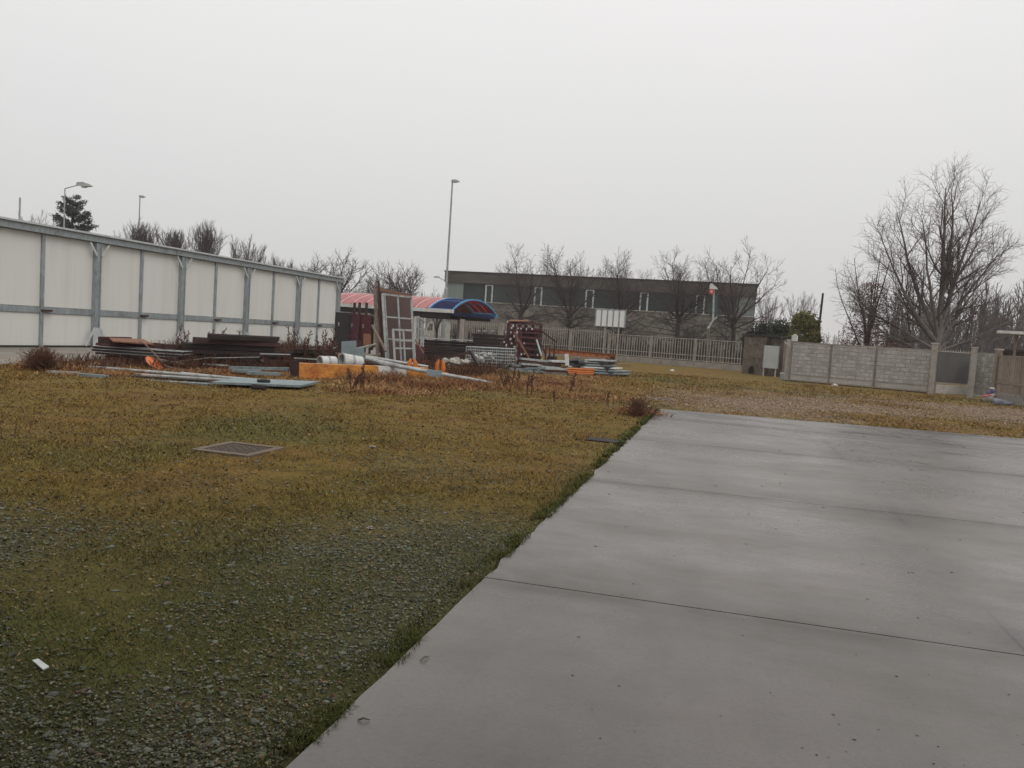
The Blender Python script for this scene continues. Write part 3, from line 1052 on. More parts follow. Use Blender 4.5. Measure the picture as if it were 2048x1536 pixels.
BW = M('white_board', (.66, .67, .66), (.72, .73, .72), 3, .5)
for i in range(5):
    part(board, 'board_panel', bbox(MB(), Lb*i/5+.05, Lb*(i+1)/5-.05, wz0, wz1, -.02, .02), BW)
fm = MB()
for i in range(6):
    bbox(fm, Lb*i/5-.05+(.02 if i == 0 else 0), Lb*i/5+.05, wz0-.05, wz1+.0, .021, .06) if False else bbox(fm, Lb*i/5-.035, Lb*i/5+.035, wz0-.04, wz1+.04, -.04, .04)
bbox(fm, 0.036, Lb-.036, wz1+.002, wz1+.07, -.035, .035)
part(board, 'frame', fm, GALV)
for px in (1205, 1232):
    q = onground(px, 51.5)
    part(board, 'post', MB().box(q[0]-.05, q[0]+.05, q[1]-.02, q[1]+.08, 0, wz0-.04), FENCEP)

# ---------------------------------------------------------------- old pillar, meter cabinet, sliding gate
OLDP = M('stained_old_plaster', (.10, .078, .06), (.19, .155, .125), 1.6, .95, bump=.5, c3=(.055, .04, .03), s3=1.1, t3=(.48, .68))
pa, pb = G(1483, 746), G(1527, 751)
pd = vnorm((pb-pa)*[1, 1, 0])
pn = np.array([-pd[1], pd[0], 0])
plen = float(np.linalg.norm((pb-pa)[:2]))
PZ = float(Q(1490, 672, np.dot(pa-[0, 0, EYE], _f))[2])
pil = thing('old_pillar', 'stained old plaster wall pier with a dark hole at its foot', 'pier', pa)
m = MB()
def pbox(m, s0, s1, n0, n1, z0, z1):
    c = [pa+pd*s0+pn*n0, pa+pd*s1+pn*n0, pa+pd*s1+pn*n1, pa+pd*s0+pn*n1]
    return m.hexa([p+[0, 0, z0] for p in c]+[p+[0, 0, z1] for p in c])
h0, h1 = plen*.30, plen*.62
pbox(m, 0, plen, 0, .5, .62, PZ)
pbox(m, 0, h0, 0, .5, -.05, .618)
pbox(m, h1, plen, 0, .5, -.05, .618)
vv = []
for n0 in (0, .499):
    for (s_, z_) in ((h0, .3), (h0+.22*(h1-h0), .5), (h0+.55*(h1-h0), .55), (h0+.8*(h1-h0), .38), (h1, .2), (h1, .618), (h0, .618)):
        vv.append(pa+pd*s_+pn*n0+[0, 0, z_])
m.add(vv, [tuple(range(7)), tuple(range(13, 6, -1))]+[((i+1) % 7, i, i+7, (i+1) % 7+7) for i in range(7)])
pbox(m, h0+.001, h1-.001, .42, .5, -.05, .61)
part(pil, 'pier', m, OLDP)
part(pil, 'side_wall', pbox(MB(), plen+.003, plen+1.35, .28, .5, -.05, PZ-.12), OLDP)
part(pil, 'coping', pbox(MB(), -.08, plen+1.4, -.07, .58, PZ+.003, PZ+.10), DARK)
ca_, cb_ = Q(1529, 691, 48.5), Q(1558, 692, 48.0)
cz1, cz0 = ca_[2], Q(1543, 737, 48.2)[2]
cab = thing('meter_cabinet', 'pale grey steel meter cabinet on short legs beside the old pier', 'cabinet', (ca_[0], ca_[1], 0))
part(cab, 'door', MB().quadslab([(ca_[0], ca_[1], cz0), (cb_[0], cb_[1], cz0), (cb_[0], cb_[1], cz1), (ca_[0], ca_[1], cz1)], (.0, .03, 0)), M('pale_grey_cabinet', (.34, .35, .34), (.40, .41, .40), 1.5, .5))
part(cab, 'body', MB().quadslab([(ca_[0]+.02, ca_[1]+.033, cz0+.01), (cb_[0]+.03, cb_[1]+.033, cz0+.01), (cb_[0]+.03, cb_[1]+.033, cz1+.02), (ca_[0]+.02, ca_[1]+.033, cz1+.02)], (.05, .3, 0)), GALV)
for q in (ca_+vnorm(cb_-ca_)*.08, cb_-vnorm(cb_-ca_)*.08):
    part(cab, 'leg', MB().box(q[0]-.04, q[0]+.04, q[1]+.08, q[1]+.16, 0, cz0+.008), CONCL)

g0, g1 = G(1578, 762), G(1857, 787)
gd = vnorm((g1-g0)*[1, 1, 0])
gn = np.array([-gd[1], gd[0], 0])
gl = float(np.linalg.norm((g1-g0)[:2]))
GZ1 = float(Q(1580, 683, np.dot(g0-[0, 0, EYE], _f))[2])
def block_material(name, c1, c2, joint, bw=.62, bh=.33):
    m = bpy.data.materials.new(name)
    m.use_nodes = True
    n, l = m.node_tree.nodes, m.node_tree.links.new
    b = n['Principled BSDF']
    b.inputs['Roughness'].default_value = .8
    tc = n.new('ShaderNodeTexCoord')
    br = n.new('ShaderNodeTexBrick')
    br.inputs['Scale'].default_value = 1.0
    br.inputs['Brick Width'].default_value = bw
    br.inputs['Row Height'].default_value = bh
    br.inputs['Mortar Size'].default_value = .02
    br.inputs['Mortar Smooth'].default_value = .3
    br.inputs['Color1'].default_value = (*c1, 1)
    br.inputs['Color2'].default_value = (*c2, 1)
    br.inputs['Mortar'].default_value = (*joint, 1)
    nz = n.new('ShaderNodeTexNoise')
    nz.inputs['Scale'].default_value = 2.2
    nz.inputs['Detail'].default_value = 6
    va = n.new('ShaderNodeVectorMath')
    va.operation = 'MULTIPLY_ADD'
    va.inputs[1].default_value = (.10, .10, 0)
    l(nz.outputs['Color'], va.inputs[0])
    l(tc.outputs['UV'], va.inputs[2])
    l(tc.outputs['UV'], nz.inputs['Vector'])
    l(va.outputs[0], br.inputs['Vector'])
    mx = n.new('ShaderNodeMix')
    mx.data_type = 'RGBA'
    mx.blend_type = 'MULTIPLY'
    mx.inputs['Factor'].default_value = .8
    ra = n.new('ShaderNodeValToRGB')
    ra.color_ramp.elements[0].position, ra.color_ramp.elements[1].position = .3, .7
    ra.color_ramp.elements[0].color, ra.color_ramp.elements[1].color = (.72, .7, .67, 1), (1.1, 1.1, 1.1, 1)
    l(nz.outputs['Fac'], ra.inputs['Fac'])
    n2 = n.new('ShaderNodeTexNoise')
    n2.inputs['Scale'].default_value = 3.5
    l(tc.outputs['UV'], n2.inputs['Vector'])
    r2 = n.new('ShaderNodeValToRGB')
    r2.color_ramp.elements[0].position, r2.color_ramp.elements[1].position = .42, .58
    l(n2.outputs['Fac'], r2.inputs['Fac'])
    m2 = n.new('ShaderNodeMix')
    m2.data_type = 'RGBA'
    l(r2.outputs['Color'], m2.inputs['Factor'])
    m2.inputs[6].default_value = (*[.82*q for q in c1], 1)
    l(br.outputs['Color'], m2.inputs[7])
    l(m2.outputs[2], mx.inputs[6])
    l(ra.outputs['Color'], mx.inputs[7])
    l(mx.outputs[2], b.inputs['Base Color'])
    return m
BLOCK = block_material('pale_block_infill', (.40, .38, .36), (.435, .415, .39), (.18, .165, .155), .47, .21)
BLOCKW = block_material('patched_block_infill', (.31, .295, .27), (.45, .43, .40), (.19, .175, .16), .42, .26)
def uv_planar(o, d, up=(0, 0, 1)):
    me = o.data
    uv = me.uv_layers.new(name='UVMap')
    d = np.array(d)
    for lp in me.loops:
        c = np.array(me.vertices[lp.vertex_index].co)
        uv.data[lp.index].uv = (float(c@d), float(c[2]))
def gbox(m, s0, s1, n0, n1, z0, z1, o=None, dd=None, nn=None):
    o = g0 if o is None else o
    dd = gd if dd is None else dd
    nn = gn if nn is None else nn
    c = [o+dd*s0+nn*n0, o+dd*s1+nn*n0, o+dd*s1+nn*n1, o+dd*s0+nn*n1]
    return m.hexa([p+[0, 0, z0] for p in c]+[p+[0, 0, z1] for p in c])
gate = thing('sliding_gate', 'wide pale sliding gate with four rows of block pattern panels', 'gate', g0)
gate['label'] = 'wide pale sliding gate with block patterned infill between rusty uprights'
ups = [0, gl*.305, gl*.63, gl]
for a, b in zip(ups[:-1], ups[1:]):
    o = part(gate, 'infill_panel', gbox(MB(), a+.045, b-.045, -.015, .015, .42, GZ1-.06), BLOCK)
    uv_planar(o, gd)
    part(gate, 'skirt_panel', gbox(MB(), a+.045, b-.045, -.012, .012, .13, .36), CONCL)
fr = MB()
gbox(fr, -.05, gl+.05, -.03, .03, GZ1-.058, GZ1)
gbox(fr, -.05, gl+.05, -.03, .03, .362, .418)
gbox(fr, -.05, gl+.05, -.03, .03, .07, .128)
part(gate, 'frame', fr, FENCEP)
GATEB = M('brownish_gate_upright', (.15, .12, .105), (.22, .185, .165), 3, .75, c3=(.12, .07, .05), s3=2)
for s in ups:
    part(gate, 'upright', gbox(MB(), s-.05, s+.05, -.045, .045, .129, GZ1-.059), GATEB)
part(gate, 'track', gbox(MB(), -.3, gl+.1, -.08, .08, -.02, .045), RUST)
gr = MB()
gr.tube([g0+gd*-.45+[0, 0, GZ1-.05], g0+gd*-.12+[0, 0, GZ1-.35], g0+gd*-.12+[0, 0, .1]], .05, 6)
part(gate, 'guide_bracket', gr, FENCEP)
gp0 = g0+gd*-.28+gn*.25
gp = thing('gate_post', 'white post with a small lamp at the left end of the sliding gate', 'gate post', gp0)
part(gp, 'post', gbox(MB(), -.36, -.14, .15, .37, 0, GZ1+.12), CONCL)
part(gp, 'lamp', gbox(MB(), -.10, .16, .1, .34, GZ1+.03, GZ1+.36).tube([g0+gd*.03+gn*.22+[0, 0, GZ1+.361], g0+gd*.03+gn*.22+[0, 0, GZ1+.43]], .09, 8), WHITEP)
mo = G(1568, 758)
mot = thing('gate_motor', 'small grey motor box at the foot of the sliding gate', 'motor', mo)
part(mot, 'housing', gbox(MB(), -.2, .14, -.12, .12, 0, .30, o=mo), GALV)
part(mot, 'lid', gbox(MB(), -.22, .16, -.14, .14, .303, .37, o=mo), WHITEP)

p0 = G(1857, 788)
gp = thing('gate_post', 'tall pale post at the right end of the sliding gate', 'gate post', p0)
z1 = float(Q(1863, 688, np.dot(p0-[0, 0, EYE], _f))[2])
part(gp, 'post', MB().box(p0[0]-.02, p0[0]+.22, p0[1]+.04, p0[1]+.26, 0, z1), FENCEP)
part(gp, 'cap', MB().box(p0[0]-.05, p0[0]+.25, p0[1]+.01, p0[1]+.29, z1+.003, z1+.07), CONCL)
# dark screened fence panel between the two gates
s0, s1 = G(1868, 786), G(1937, 790)
sd = vnorm((s1-s0)*[1, 1, 0])
sn = np.array([-sd[1], sd[0], 0])
slen = float(np.linalg.norm((s1-s0)[:2]))
Ds = np.dot(s0-[0, 0, EYE], _f)
zt = float(Q(1870, 703, Ds)[2])
zb = float(Q(1870, 764, Ds)[2])
sf = thing('screen_fence', 'dark screened fence with small spikes between the two gates', 'fence', s0)
part(sf, 'base_wall', gbox(MB(), 0, slen, -.1, .1, -.05, zb-.12, s0, sd, sn), CONCL)
part(sf, 'screen', gbox(MB(), .05, slen-.05, -.02, .02, zb, zt, s0, sd, sn), M('dark_grey_screen', (.07, .065, .065), (.10, .095, .09), 1.2, .8, stretch=(2, 2, .4)))
part(sf, 'rail', gbox(MB(), 0, slen, -.05, .05, zb-.06, zb-.003, s0, sd, sn), FENCEP)
part(sf, 'rail', gbox(MB(), 0, slen, -.05, .05, zt+.003, zt+.05, s0, sd, sn), FENCEP)
for i in range(13):
    a = .12+i*(slen-.24)/12
    q = s0+sd*a
    part(sf, 'spike', MB().tube([q+[0, 0, zt+.05], q+[0, 0, zt+.14]], [.03, .012], 5), FENCEP)
q0 = G(1938, 797)
Dq = np.dot(q0-[0, 0, EYE], _f)
z1 = float(Q(1944, 696, Dq)[2])
gp = thing('gate_post', 'pale square post on the left of the narrow pedestrian gate', 'gate post', q0)
part(gp, 'post', MB().box(q0[0]-.06, q0[0]+.16, q0[1], q0[1]+.22, 0, z1), FENCEP)
part(gp, 'cap', MB().box(q0[0]-.08, q0[0]+.18, q0[1]-.02, q0[1]+.24, z1+.003, z1+.05), CONCL)
e0, e1 = G(1945, 791), G(1990, 797)
ed = vnorm((e1-e0)*[1, 1, 0])
en = np.array([-ed[1], ed[0], 0])
el = float(np.linalg.norm((e1-e0)[:2]))
De = np.dot(e0-[0, 0, EYE], _f)
z1 = float(Q(1950, 705, De)[2])
pg = thing('pedestrian_gate', 'narrow gate of patched pale block pattern at the right', 'gate', e0)
o = part(pg, 'infill_panel', gbox(MB(), .05, el-.05, -.015, .015, .50, z1-.05, e0, ed, en), BLOCKW)
uv_planar(o, ed)
part(pg, 'skirt_panel', gbox(MB(), .05, el-.05, -.012, .012, .12, .44, e0, ed, en), FENCEP)
fr = MB()
for za, zb_ in ((z1-.048, z1), (.442, .498), (.06, .118)):
    gbox(fr, .046, el-.046, -.03, .03, za, zb_, e0, ed, en)
for sa in (0, el-.045):
    gbox(fr, sa, sa+.045, -.03, .03, .06, z1, e0, ed, en)
part(pg, 'frame', fr, FENCEP)
part(pg, 'handle', gbox(MB(), el-.16, el+.02, -.09, -.032, .98, 1.08, e0, ed, en), DARK)
part(pg, 'doorstep', gbox(MB(), -.05, el+.05, -.35, .1, -.03, .05, e0, ed, en), CONCL)

# right hand picket fence on its concrete base
r0, r1 = G(1990, 803), G(2047, 812.5)
rd = vnorm((r1-r0)*[1, 1, 0])
rn = np.array([-rd[1], rd[0], 0])
rl = float(np.linalg.norm((r1-r0)[:2]))+3.0
Dr = np.dot(r0-[0, 0, EYE], _f)
zt = float(Q(1996, 712, Dr)[2])
zb = float(Q(1992, 783, Dr)[2])
rf = thing('picket_fence', 'brownish metal picket fence on a dark concrete base at the far right', 'fence', r0)
part(rf, 'base_wall', gbox(MB(), -.02, rl, -.1, .12, -.05, zb-.04, r0, rd, rn), CONC)
FENCEB = M('brownish_fence_paint', (.17, .13, .105), (.27, .22, .18), 3, .75, c3=(.11, .07, .05), s3=3)
for za in (zb, zb+.42, zt):
    part(rf, 'rail', gbox(MB(), 0, rl, -.06, -.024, za-.03, za+.03, r0, rd, rn), FENCEB)
for i in range(int(rl/2.2)+1):
    part(rf, 'post', gbox(MB(), i*2.2, i*2.2+.1, -.06+.04, .08, zb-.038, zt+.12, r0, rd, rn), FENCEB)
    m = MB()
    s = i*2.2+.16
    while s < min((i+1)*2.2-.03, rl):
        gbox(m, s, s+.04, -.02, .02, zb+.0, zt+.02, r0, rd, rn)
        s += .16
    if m.v: part(rf, 'picket_panel', m, FENCEB)
c0 = r0+rd*-.12
gp = thing('gate_post', 'brown square post between the narrow gate and the right fence', 'gate post', c0)
part(gp, 'post', gbox(MB(), -.13, .1, -.1, .12, 0, zt+.26, c0, rd, rn), FENCEB)
part(gp, 'cap', gbox(MB(), -.16, .13, -.13, .15, zt+.263, zt+.33, c0, rd, rn), CONCL)
# shed and flat canopy beyond that fence
sh0 = Q(2000, 699, 46)
sh1 = Q(2120, 709, 43)
shd = thing('brick_shed', 'low brown shed behind the right hand picket fence', 'shed', (sh0[0], sh0[1], 0))
sm_ = MB().quadslab([(sh0[0], sh0[1], 0), (sh1[0], sh1[1], 0), (sh1[0], sh1[1], sh0[2]-.1), (sh0[0], sh0[1], sh0[2]-.1)], (.8, 3.0, 0))
part(shd, 'wall', sm_, M('brown_brickwork', (.045, .031, .025), (.08, .056, .044), 6, .9))
part(shd, 'roof', MB().quadslab([(sh0[0]-.15, sh0[1]-.2, sh0[2]-.097), (sh1[0]+.15, sh1[1]-.2, sh0[2]-.097), (sh1[0]+.15, sh1[1]-.2, sh0[2]+.03), (sh0[0]-.15, sh0[1]-.2, sh0[2]+.03)], (.9, 3.4, 0)), DARK)
cp = Q(2030, 698, 41)
cb0, cb1 = Q(1989, 662, 41), Q(2090, 668, 40)
can = thing('flat_canopy', 'flat white canopy roof on a thin post beyond the right fence', 'canopy', (cp[0], cp[1], 0))
part(can, 'post', MB().box(cp[0]-.05, cp[0]+.05, cp[1]-.05, cp[1]+.05, 0, cb0[2]-.12), FENCEB)
part(can, 'roof', MB().quadslab([(cb0[0], cb0[1]-.5, cb0[2]-.118), (cb1[0], cb1[1]-.5, cb0[2]-.118), (cb1[0], cb1[1]-.5, cb0[2]+.03), (cb0[0], cb0[1]-.5, cb0[2]+.03)], (.3, 1.2, 0)), WHITEP)

# ---------------------------------------------------------------- red roofed canopy
PINK = M('faded_red_roofing', (.33, .115, .12), (.40, .155, .155), 1.2, .6, c3=(.26, .085, .085), s3=2, stretch=(1, .4, 1))
PINKL = M('pale_pink_seam', (.60, .38, .37), (.66, .44, .42), 2, .5)
REDP = M('bright_red_panel', (.52, .02, .045), (.6, .03, .06), 2, .4)
BLUEP = M('blue_frame_paint', (.05, .19, .38), (.07, .24, .46), 3, .45)
NAVY = M('navy_panel', (.009, .011, .045), (.016, .018, .065), 3, .85, spec=.1)
kA = Q(908, 619, 53.6)
CY0, EZ = float(kA[1]), float(kA[2])
kB = onY(990, 628.7, CY0+6.0)
CXR = float(kA[0])
SPAN = 6.6
tip = Q(945, 597, 57)
RISE = .86
xl = float(onY(640, 601, CY0)[0])
SKEW = .15
def cpart(parent, name, mb, m, label=None):
    mb.v = [(a+SKEW*(b-CY0), b, c) for a, b, c in mb.v]
    return part(parent, name, mb, m, label)
canp = thing('red_canopy', 'long canopy with a curved faded red roof and blue arched end', 'canopy', (CXR, CY0, 0))
def arc(t):                     # t from 0 to 1 across the vault
    a = math.radians(50+80*(1-t))
    R = SPAN/2/math.cos(math.radians(50))
    return CY0+SPAN/2+R*math.cos(a), EZ+(R*math.sin(a)-R*math.sin(math.radians(50)))*RISE/(R-R*math.sin(math.radians(50)))
NA = 14
xr_blue = CXR-1.9
def vault(x0, x1, dz, t0=0, t1=1, th=.05, n=NA):
    m = MB()
    ys = [arc(t0+(t1-t0)*i/n) for i in range(n+1)]
    poly = [(y, z+dz) for y, z in ys]+[(y, z+dz-th) for y, z in reversed(ys)]
    return m.prism(poly, 0, x0, x1)
sp_ = .98
xx = xr_blue
k = 0
while xx > xl:
    cpart(canp, 'roof_panel', vault(max(xx-sp_, xl)+.03, xx-.03, 0), PINK)
    cpart(canp, 'seam', vault(xx-.029, xx+.029, .07, th=.12), PINKL)
    cpart(canp, 'rib_shade_strip', vault(xx-.21, xx-.031, .014, th=.02), M('red_rib_shade', (.20, .05, .055), (.26, .075, .08), 2, .6) if k == 0 else bpy.data.materials['red_rib_shade'])  # dark strip beside each raised seam, its shade put into the colour
    xx -= sp_
    k += 1
for x0, x1 in ((CXR-.09, CXR), (xr_blue+.03, xr_blue+.15)):
    cpart(canp, 'end_arch', vault(x0, x1, .07, th=.12), BLUEP)
for t in (.0, .25, .5, .75, 1.0):
    y, z = arc(t)
    cpart(canp, 'purlin', MB().box(xr_blue+.152, CXR-.092, y-.05, y+.05, z-.06, z+.03), BLUEP)
for t0, t1 in ((.02, .24), (.26, .49)):
    cpart(canp, 'blue_panel', vault(xr_blue+.16, CXR-.1, -.0, t0, t1, .03, 4), NAVY)
for t0, t1 in ((.51, .74), (.76, .98)):
    for j in range(3):
        w_ = (CXR-.1-xr_blue-.16)/3
        cpart(canp, 'red_panel', vault(xr_blue+.16+j*w_+.03, xr_blue+.16+(j+1)*w_-.03, -.0, t0, t1, .03, 4), REDP)
cpart(canp, 'gutter', MB().box(xl, CXR+.02, CY0-.28, CY0-.02, EZ-.26, EZ-.02), WHITEP)
cpart(canp, 'gutter', MB().box(xl, CXR+.02, CY0+SPAN+.02, CY0+SPAN+.24, EZ-.26, EZ-.02), BLUEP)
cpart(canp, 'tie_beam', MB().box(CXR-.35, CXR-.12, CY0-.01, CY0+SPAN+.01, EZ-.40, EZ-.22), NAVY)
cpart(canp, 'eaves_beam', MB().box(xl, CXR-.4, CY0+.02, CY0+.3, EZ-.62, EZ-.27), BLACKP)
cpart(canp, 'eaves_beam', MB().box(xl, CXR-.4, CY0+SPAN-.3, CY0+SPAN-.02, EZ-.62, EZ-.27), BLACKP)
for px in (700, 831, 923):
    xx = float(onY(px, 660, CY0+.15)[0])
    cpart(canp, 'post', MB().box(xx-.11, xx+.11, CY0+.04, CY0+.26, 0, EZ-.622), WHITEP if px == 831 else FENCEP)
    cpart(canp, 'post', MB().box(xx-.11, xx+.11, CY0+SPAN-.27, CY0+SPAN-.05, 0, EZ-.622), FENCEP)

# white van beyond the fence, seen under the canopy
vp = onground(867, 73)
van = thing('white_van', 'white van parked beyond the fence under the canopy roof', 'van', vp)
prof = [(-1.15, .35), (-1.2, .95), (-1.0, 1.15), (-.62, 1.3), (-.28, 2.25), (.1, 2.4), (1.3, 2.4), (1.32, .35)]
part(van, 'body', MB().prism([(vp[0]+a, b) for a, b in prof], 1, vp[1]-.9, vp[1]+.9) if False else MB().add([(vp[0]+a, vp[1]+o, b) for o in (-.9, .9) for a, b in prof], [tuple(range(8)), tuple(range(15, 7, -1))]+[((i+1) % 8, i, i+8, (i+1) % 8+8) for i in range(8)]), WHITEP)
part(van, 'windscreen', MB().quadslab([(vp[0]-.63, vp[1]-.75, 1.36), (vp[0]-.63, vp[1]+.75, 1.36), (vp[0]-.34, vp[1]+.75, 2.14), (vp[0]-.34, vp[1]-.75, 2.14)], (-.02, 0, .01)), GLAZE)
part(van, 'side_window', MB().quadslab([(vp[0]-.42, vp[1]-.92, 1.4), (vp[0]+.2, vp[1]-.92, 1.4), (vp[0]+.2, vp[1]-.92, 2.1), (vp[0]-.16, vp[1]-.92, 2.1)], (0, .018, 0)), GLAZE)
for xx in (-.7, .85):
    wv = part(van, 'wheel', MB().tube([(vp[0]+xx, vp[1]-.93, .34), (vp[0]+xx, vp[1]-.7, .34)], .34, 14), BLACKP)
    part(wv, 'rim', MB().tube([(vp[0]+xx, vp[1]-.95, .34), (vp[0]+xx, vp[1]-.932, .34)], .18, 10), GALVL)

# manhole covers
def manhole(c, ang, size, label):
    t = thing('manhole_cover', label, 'manhole cover', (c[0], c[1], 0))
    t.rotation_euler = (0, 0, ang)
    h = size/2
    m = MB()
    w = size*.12
    m.box(-h, h, -h, -h+w, -.05, .020).box(-h, h, h-w, h, -.05, .020).box(-h, -h+w, -h+w+.001, h-w-.001, -.05, .019).box(h-w, h, -h+w+.001, h-w-.001, -.05, .019)
    o = link('frame', m.mesh('frame'), M('brownish_concrete_frame', (.11, .085, .06), (.17, .13, .095), 6, .9, bump=.3))
    o.parent = t
    m = MB().box(-h+w+.012, h-w-.012, -h+w+.012, h-w-.012, -.05, .004)
    n_ = 9
    span = size-2*w-.06
    for i in range(n_):
        for j in range(n_):
            cx, cy = -span/2+span*(i+.5)/n_, -span/2+span*(j+.5)/n_
            if (i+j) % 2 == 0:
                m.box(cx-span/n_*.36, cx+span/n_*.36, cy-span/n_*.2, cy+span/n_*.2, .0045, .012)
            else:
                m.box(cx-span/n_*.2, cx+span/n_*.2, cy-span/n_*.36, cy+span/n_*.36, .0045, .012)
    o = link('lid', m.mesh('lid'), M('cast_iron_lid', (.075, .055, .042), (.13, .10, .08), 9, .7, c3=(.04, .03, .025), s3=6))
    o.parent = t
    return t
mc = [G(405, 900), G(555, 898), G(490, 913), G(462, 887)]
mcen = sum(mc)/4
me_ = mc[1]-mc[2]
manhole(mcen, math.atan2(me_[1], me_[0]), .80, 'square iron manhole cover in a concrete frame in the near grass')
mh = G(1322, 798.5)
manhole(mh, .15, .86, 'small drain cover in the grass beyond the corner of the slab')
mf = G(1213, 883)
solo('flat_slab', MB().box(mf[0]-.30, mf[0]+.26, mf[1]-.2, mf[1]+.2, -.03, .028), BARK, 'flat dark wet plate in the grass beside the slab edge', 'plate', loc=(mf[0], mf[1], -.03))

# unseen, assumed building added behind the viewpoint to shade the near slab
SHADEB = thing('unseen_shade_building', 'unseen building front with a flat roof added to shade the near slab', 'building', (4, -1.2, 0))
part(SHADEB, 'wall', MB().box(-16, 24, -9, -1.2, -.05, 7.2), CONC)
part(SHADEB, 'added_shade_roof', MB().box(-15, 23, -1.19, .75, 3.55, 3.85), CONC)

# ---------------------------------------------------------------- trees
def rdir(rg, d, ang, az=None):
    """direction at angle ang from d"""
    d = vnorm(d)
    ref = (0, 0, 1) if abs(d[2]) < .9 else (1, 0, 0)
    s = vnorm(np.cross(d, ref))
    t = np.cross(s, d)
    a = rg.uniform(0, 2*math.pi) if az is None else az
    return vnorm(d*math.cos(ang)+(s*math.cos(a)+t*math.sin(a))*math.sin(ang))
def path(rg, p, d, length, n, wob, up):
    pts = [np.array(p, float)]
    d = np.array(d, float)
    for _ in range(n):
        d = vnorm(d+np.array([rg.gauss(0, wob), rg.gauss(0, wob), rg.gauss(0, wob)])+np.array([0, 0, up]))
        pts.append(pts[-1]+d*length/n)
    return pts
def at_t(pts, t):
    k = t*(len(pts)-1)
    i = min(int(k), len(pts)-2)
    f_ = k-i
    return pts[i]*(1-f_)+pts[i+1]*f_, vnorm(pts[i+1]-pts[i])
def sprout(rg, mb, pts, r0, r1, lv, spec):
    """grow children of a branch; spec is a list of dicts per level"""
    if lv >= len(spec): return
    sp = spec[lv]
    n = sp['n'] if isinstance(sp['n'], int) else rg.randint(*sp['n'])
    az0 = rg.uniform(0, 6.28)
    for i in range(n):
        t = sp['t0']+(1-sp['t0'])*((i+rg.random())/n)
        p, d = at_t(pts, min(t, .999))
        ang = math.radians(rg.uniform(*sp['ang']))
        nd = rdir(rg, d, ang, az0+i*2.4+rg.uniform(-.4, .4))
        L_ = sp['len']*(rg.uniform(.7, 1.25))*(1-sp.get('taper', .5)*t)
        r = max(sp.get('rmin', .008), (r0+(r1-r0)*t)*sp.get('rr', .55))
        q = path(rg, p, nd, L_, sp.get('seg', 3), sp.get('wob', .12), sp.get('up', .1))
        m = len(q)
        rr_ = [r*(1-.7*j/(m-1)) for j in range(m)]
        mb.tube(q, rr_, sp.get('sides', 3), caps=False)
        sprout(rg, mb, q, r, r*.3, lv+1, spec)
def tree(name, label, loc, seed, trunk_h, r, limbs, spec, bark=BARK, twig=BARKT, group=None, lean=(0, 0), droop=None, top_frac=.75):
    rg = random.Random(seed)
    loc = np.array([loc[0], loc[1], 0.0])
    t = thing(name, label, 'tree', loc, group)
    T, Cn = MB(), MB()
    tr = path(rg, (0, 0, -.1), vnorm((lean[0], lean[1], 1)), trunk_h+.1, 5, .03, .05)
    T.tube(tr, [r*1.25, r*1.02, r*.95, r*.9, r*.88, r*.92], 8)
    n = limbs['n']
    az0 = rg.uniform(0, 6.28)
    for i in range(n):
        p, d = at_t(tr, limbs.get('t0', .85)+(.999-limbs.get('t0', .85))*(i/max(1, n-1)))
        nd = rdir(rg, (0, 0, 1), math.radians(rg.uniform(*limbs['ang'])), az0+i*2.4+rg.uniform(-.3, .3))
        L_ = limbs['len']*rg.uniform(*limbs.get('var', (.75, 1.15)))
        q = path(rg, p, nd, L_, 6, limbs.get('wob', .07), limbs.get('up', .06))
        r0 = r*limbs.get('rr', .45)*rg.uniform(.8, 1.15)
        (T if limbs.get('in_trunk', True) else Cn).tube(q, [r0*(1-.8*j/6) for j in range(7)], 5)
        sprout(rg, Cn, q, r0, r0*.2, 0, spec)
    if droop:
        for i in range(droop['n']):
            p, d = at_t(tr, rg.uniform(*droop['t']))
            nd = rdir(rg, (0, 0, 1), math.radians(rg.uniform(*droop['ang'])))
            q = path(rg, p, nd, droop['len']*rg.uniform(.6, 1.2), 5, .08, droop.get('up', -.02))
            r0 = droop.get('r', .03)
            Cn.tube(q, [r0*(1-.7*j/5) for j in range(6)], 3, caps=False)
            sprout(rg, Cn, q, r0, r0*.3, 0, droop['spec'])
    for nm, mb, m in (('trunk', T, bark), ('crown', Cn, twig)):
        o = link(nm, mb.mesh(nm), m)
        o.parent = t
    return t

POL = [dict(n=(8, 11), t0=.12, ang=(25, 55), len=2.5, rr=.5, seg=4, up=.14, sides=3, rmin=.02, taper=.45),
       dict(n=(7, 9), t0=.1, ang=(25, 60), len=1.1, rr=.6, seg=3, up=.12, rmin=.013),
       dict(n=(2, 4), t0=.2, ang=(25, 60), len=.5, rr=.7, seg=2, up=.1, rmin=.010)]
POLD = [dict(n=(5, 8), t0=.2, ang=(20, 55), len=1.2, rr=.7, seg=2, up=.0, rmin=.02),
        dict(n=(3, 5), t0=.2, ang=(20, 60), len=.6, rr=.7, seg=2, up=.0, rmin=.014)]
def pollard(px, ytop, D, seed, label, wide=(22, 52), n=8, group='pruned bare trees along the warehouse'):
    b = onground(px, D)
    H_ = float(Q(px, ytop, D)[2])
    return tree('bare_tree', label, b, seed, H_*.42, .21, dict(n=n, ang=wide, len=H_*.56, t0=.8, up=.10, rr=.5, wob=.09), POL,
                group=group, droop=dict(n=26, t=(.45, .97), ang=(52, 104), len=3.5, spec=POLD, r=.06, up=.0))
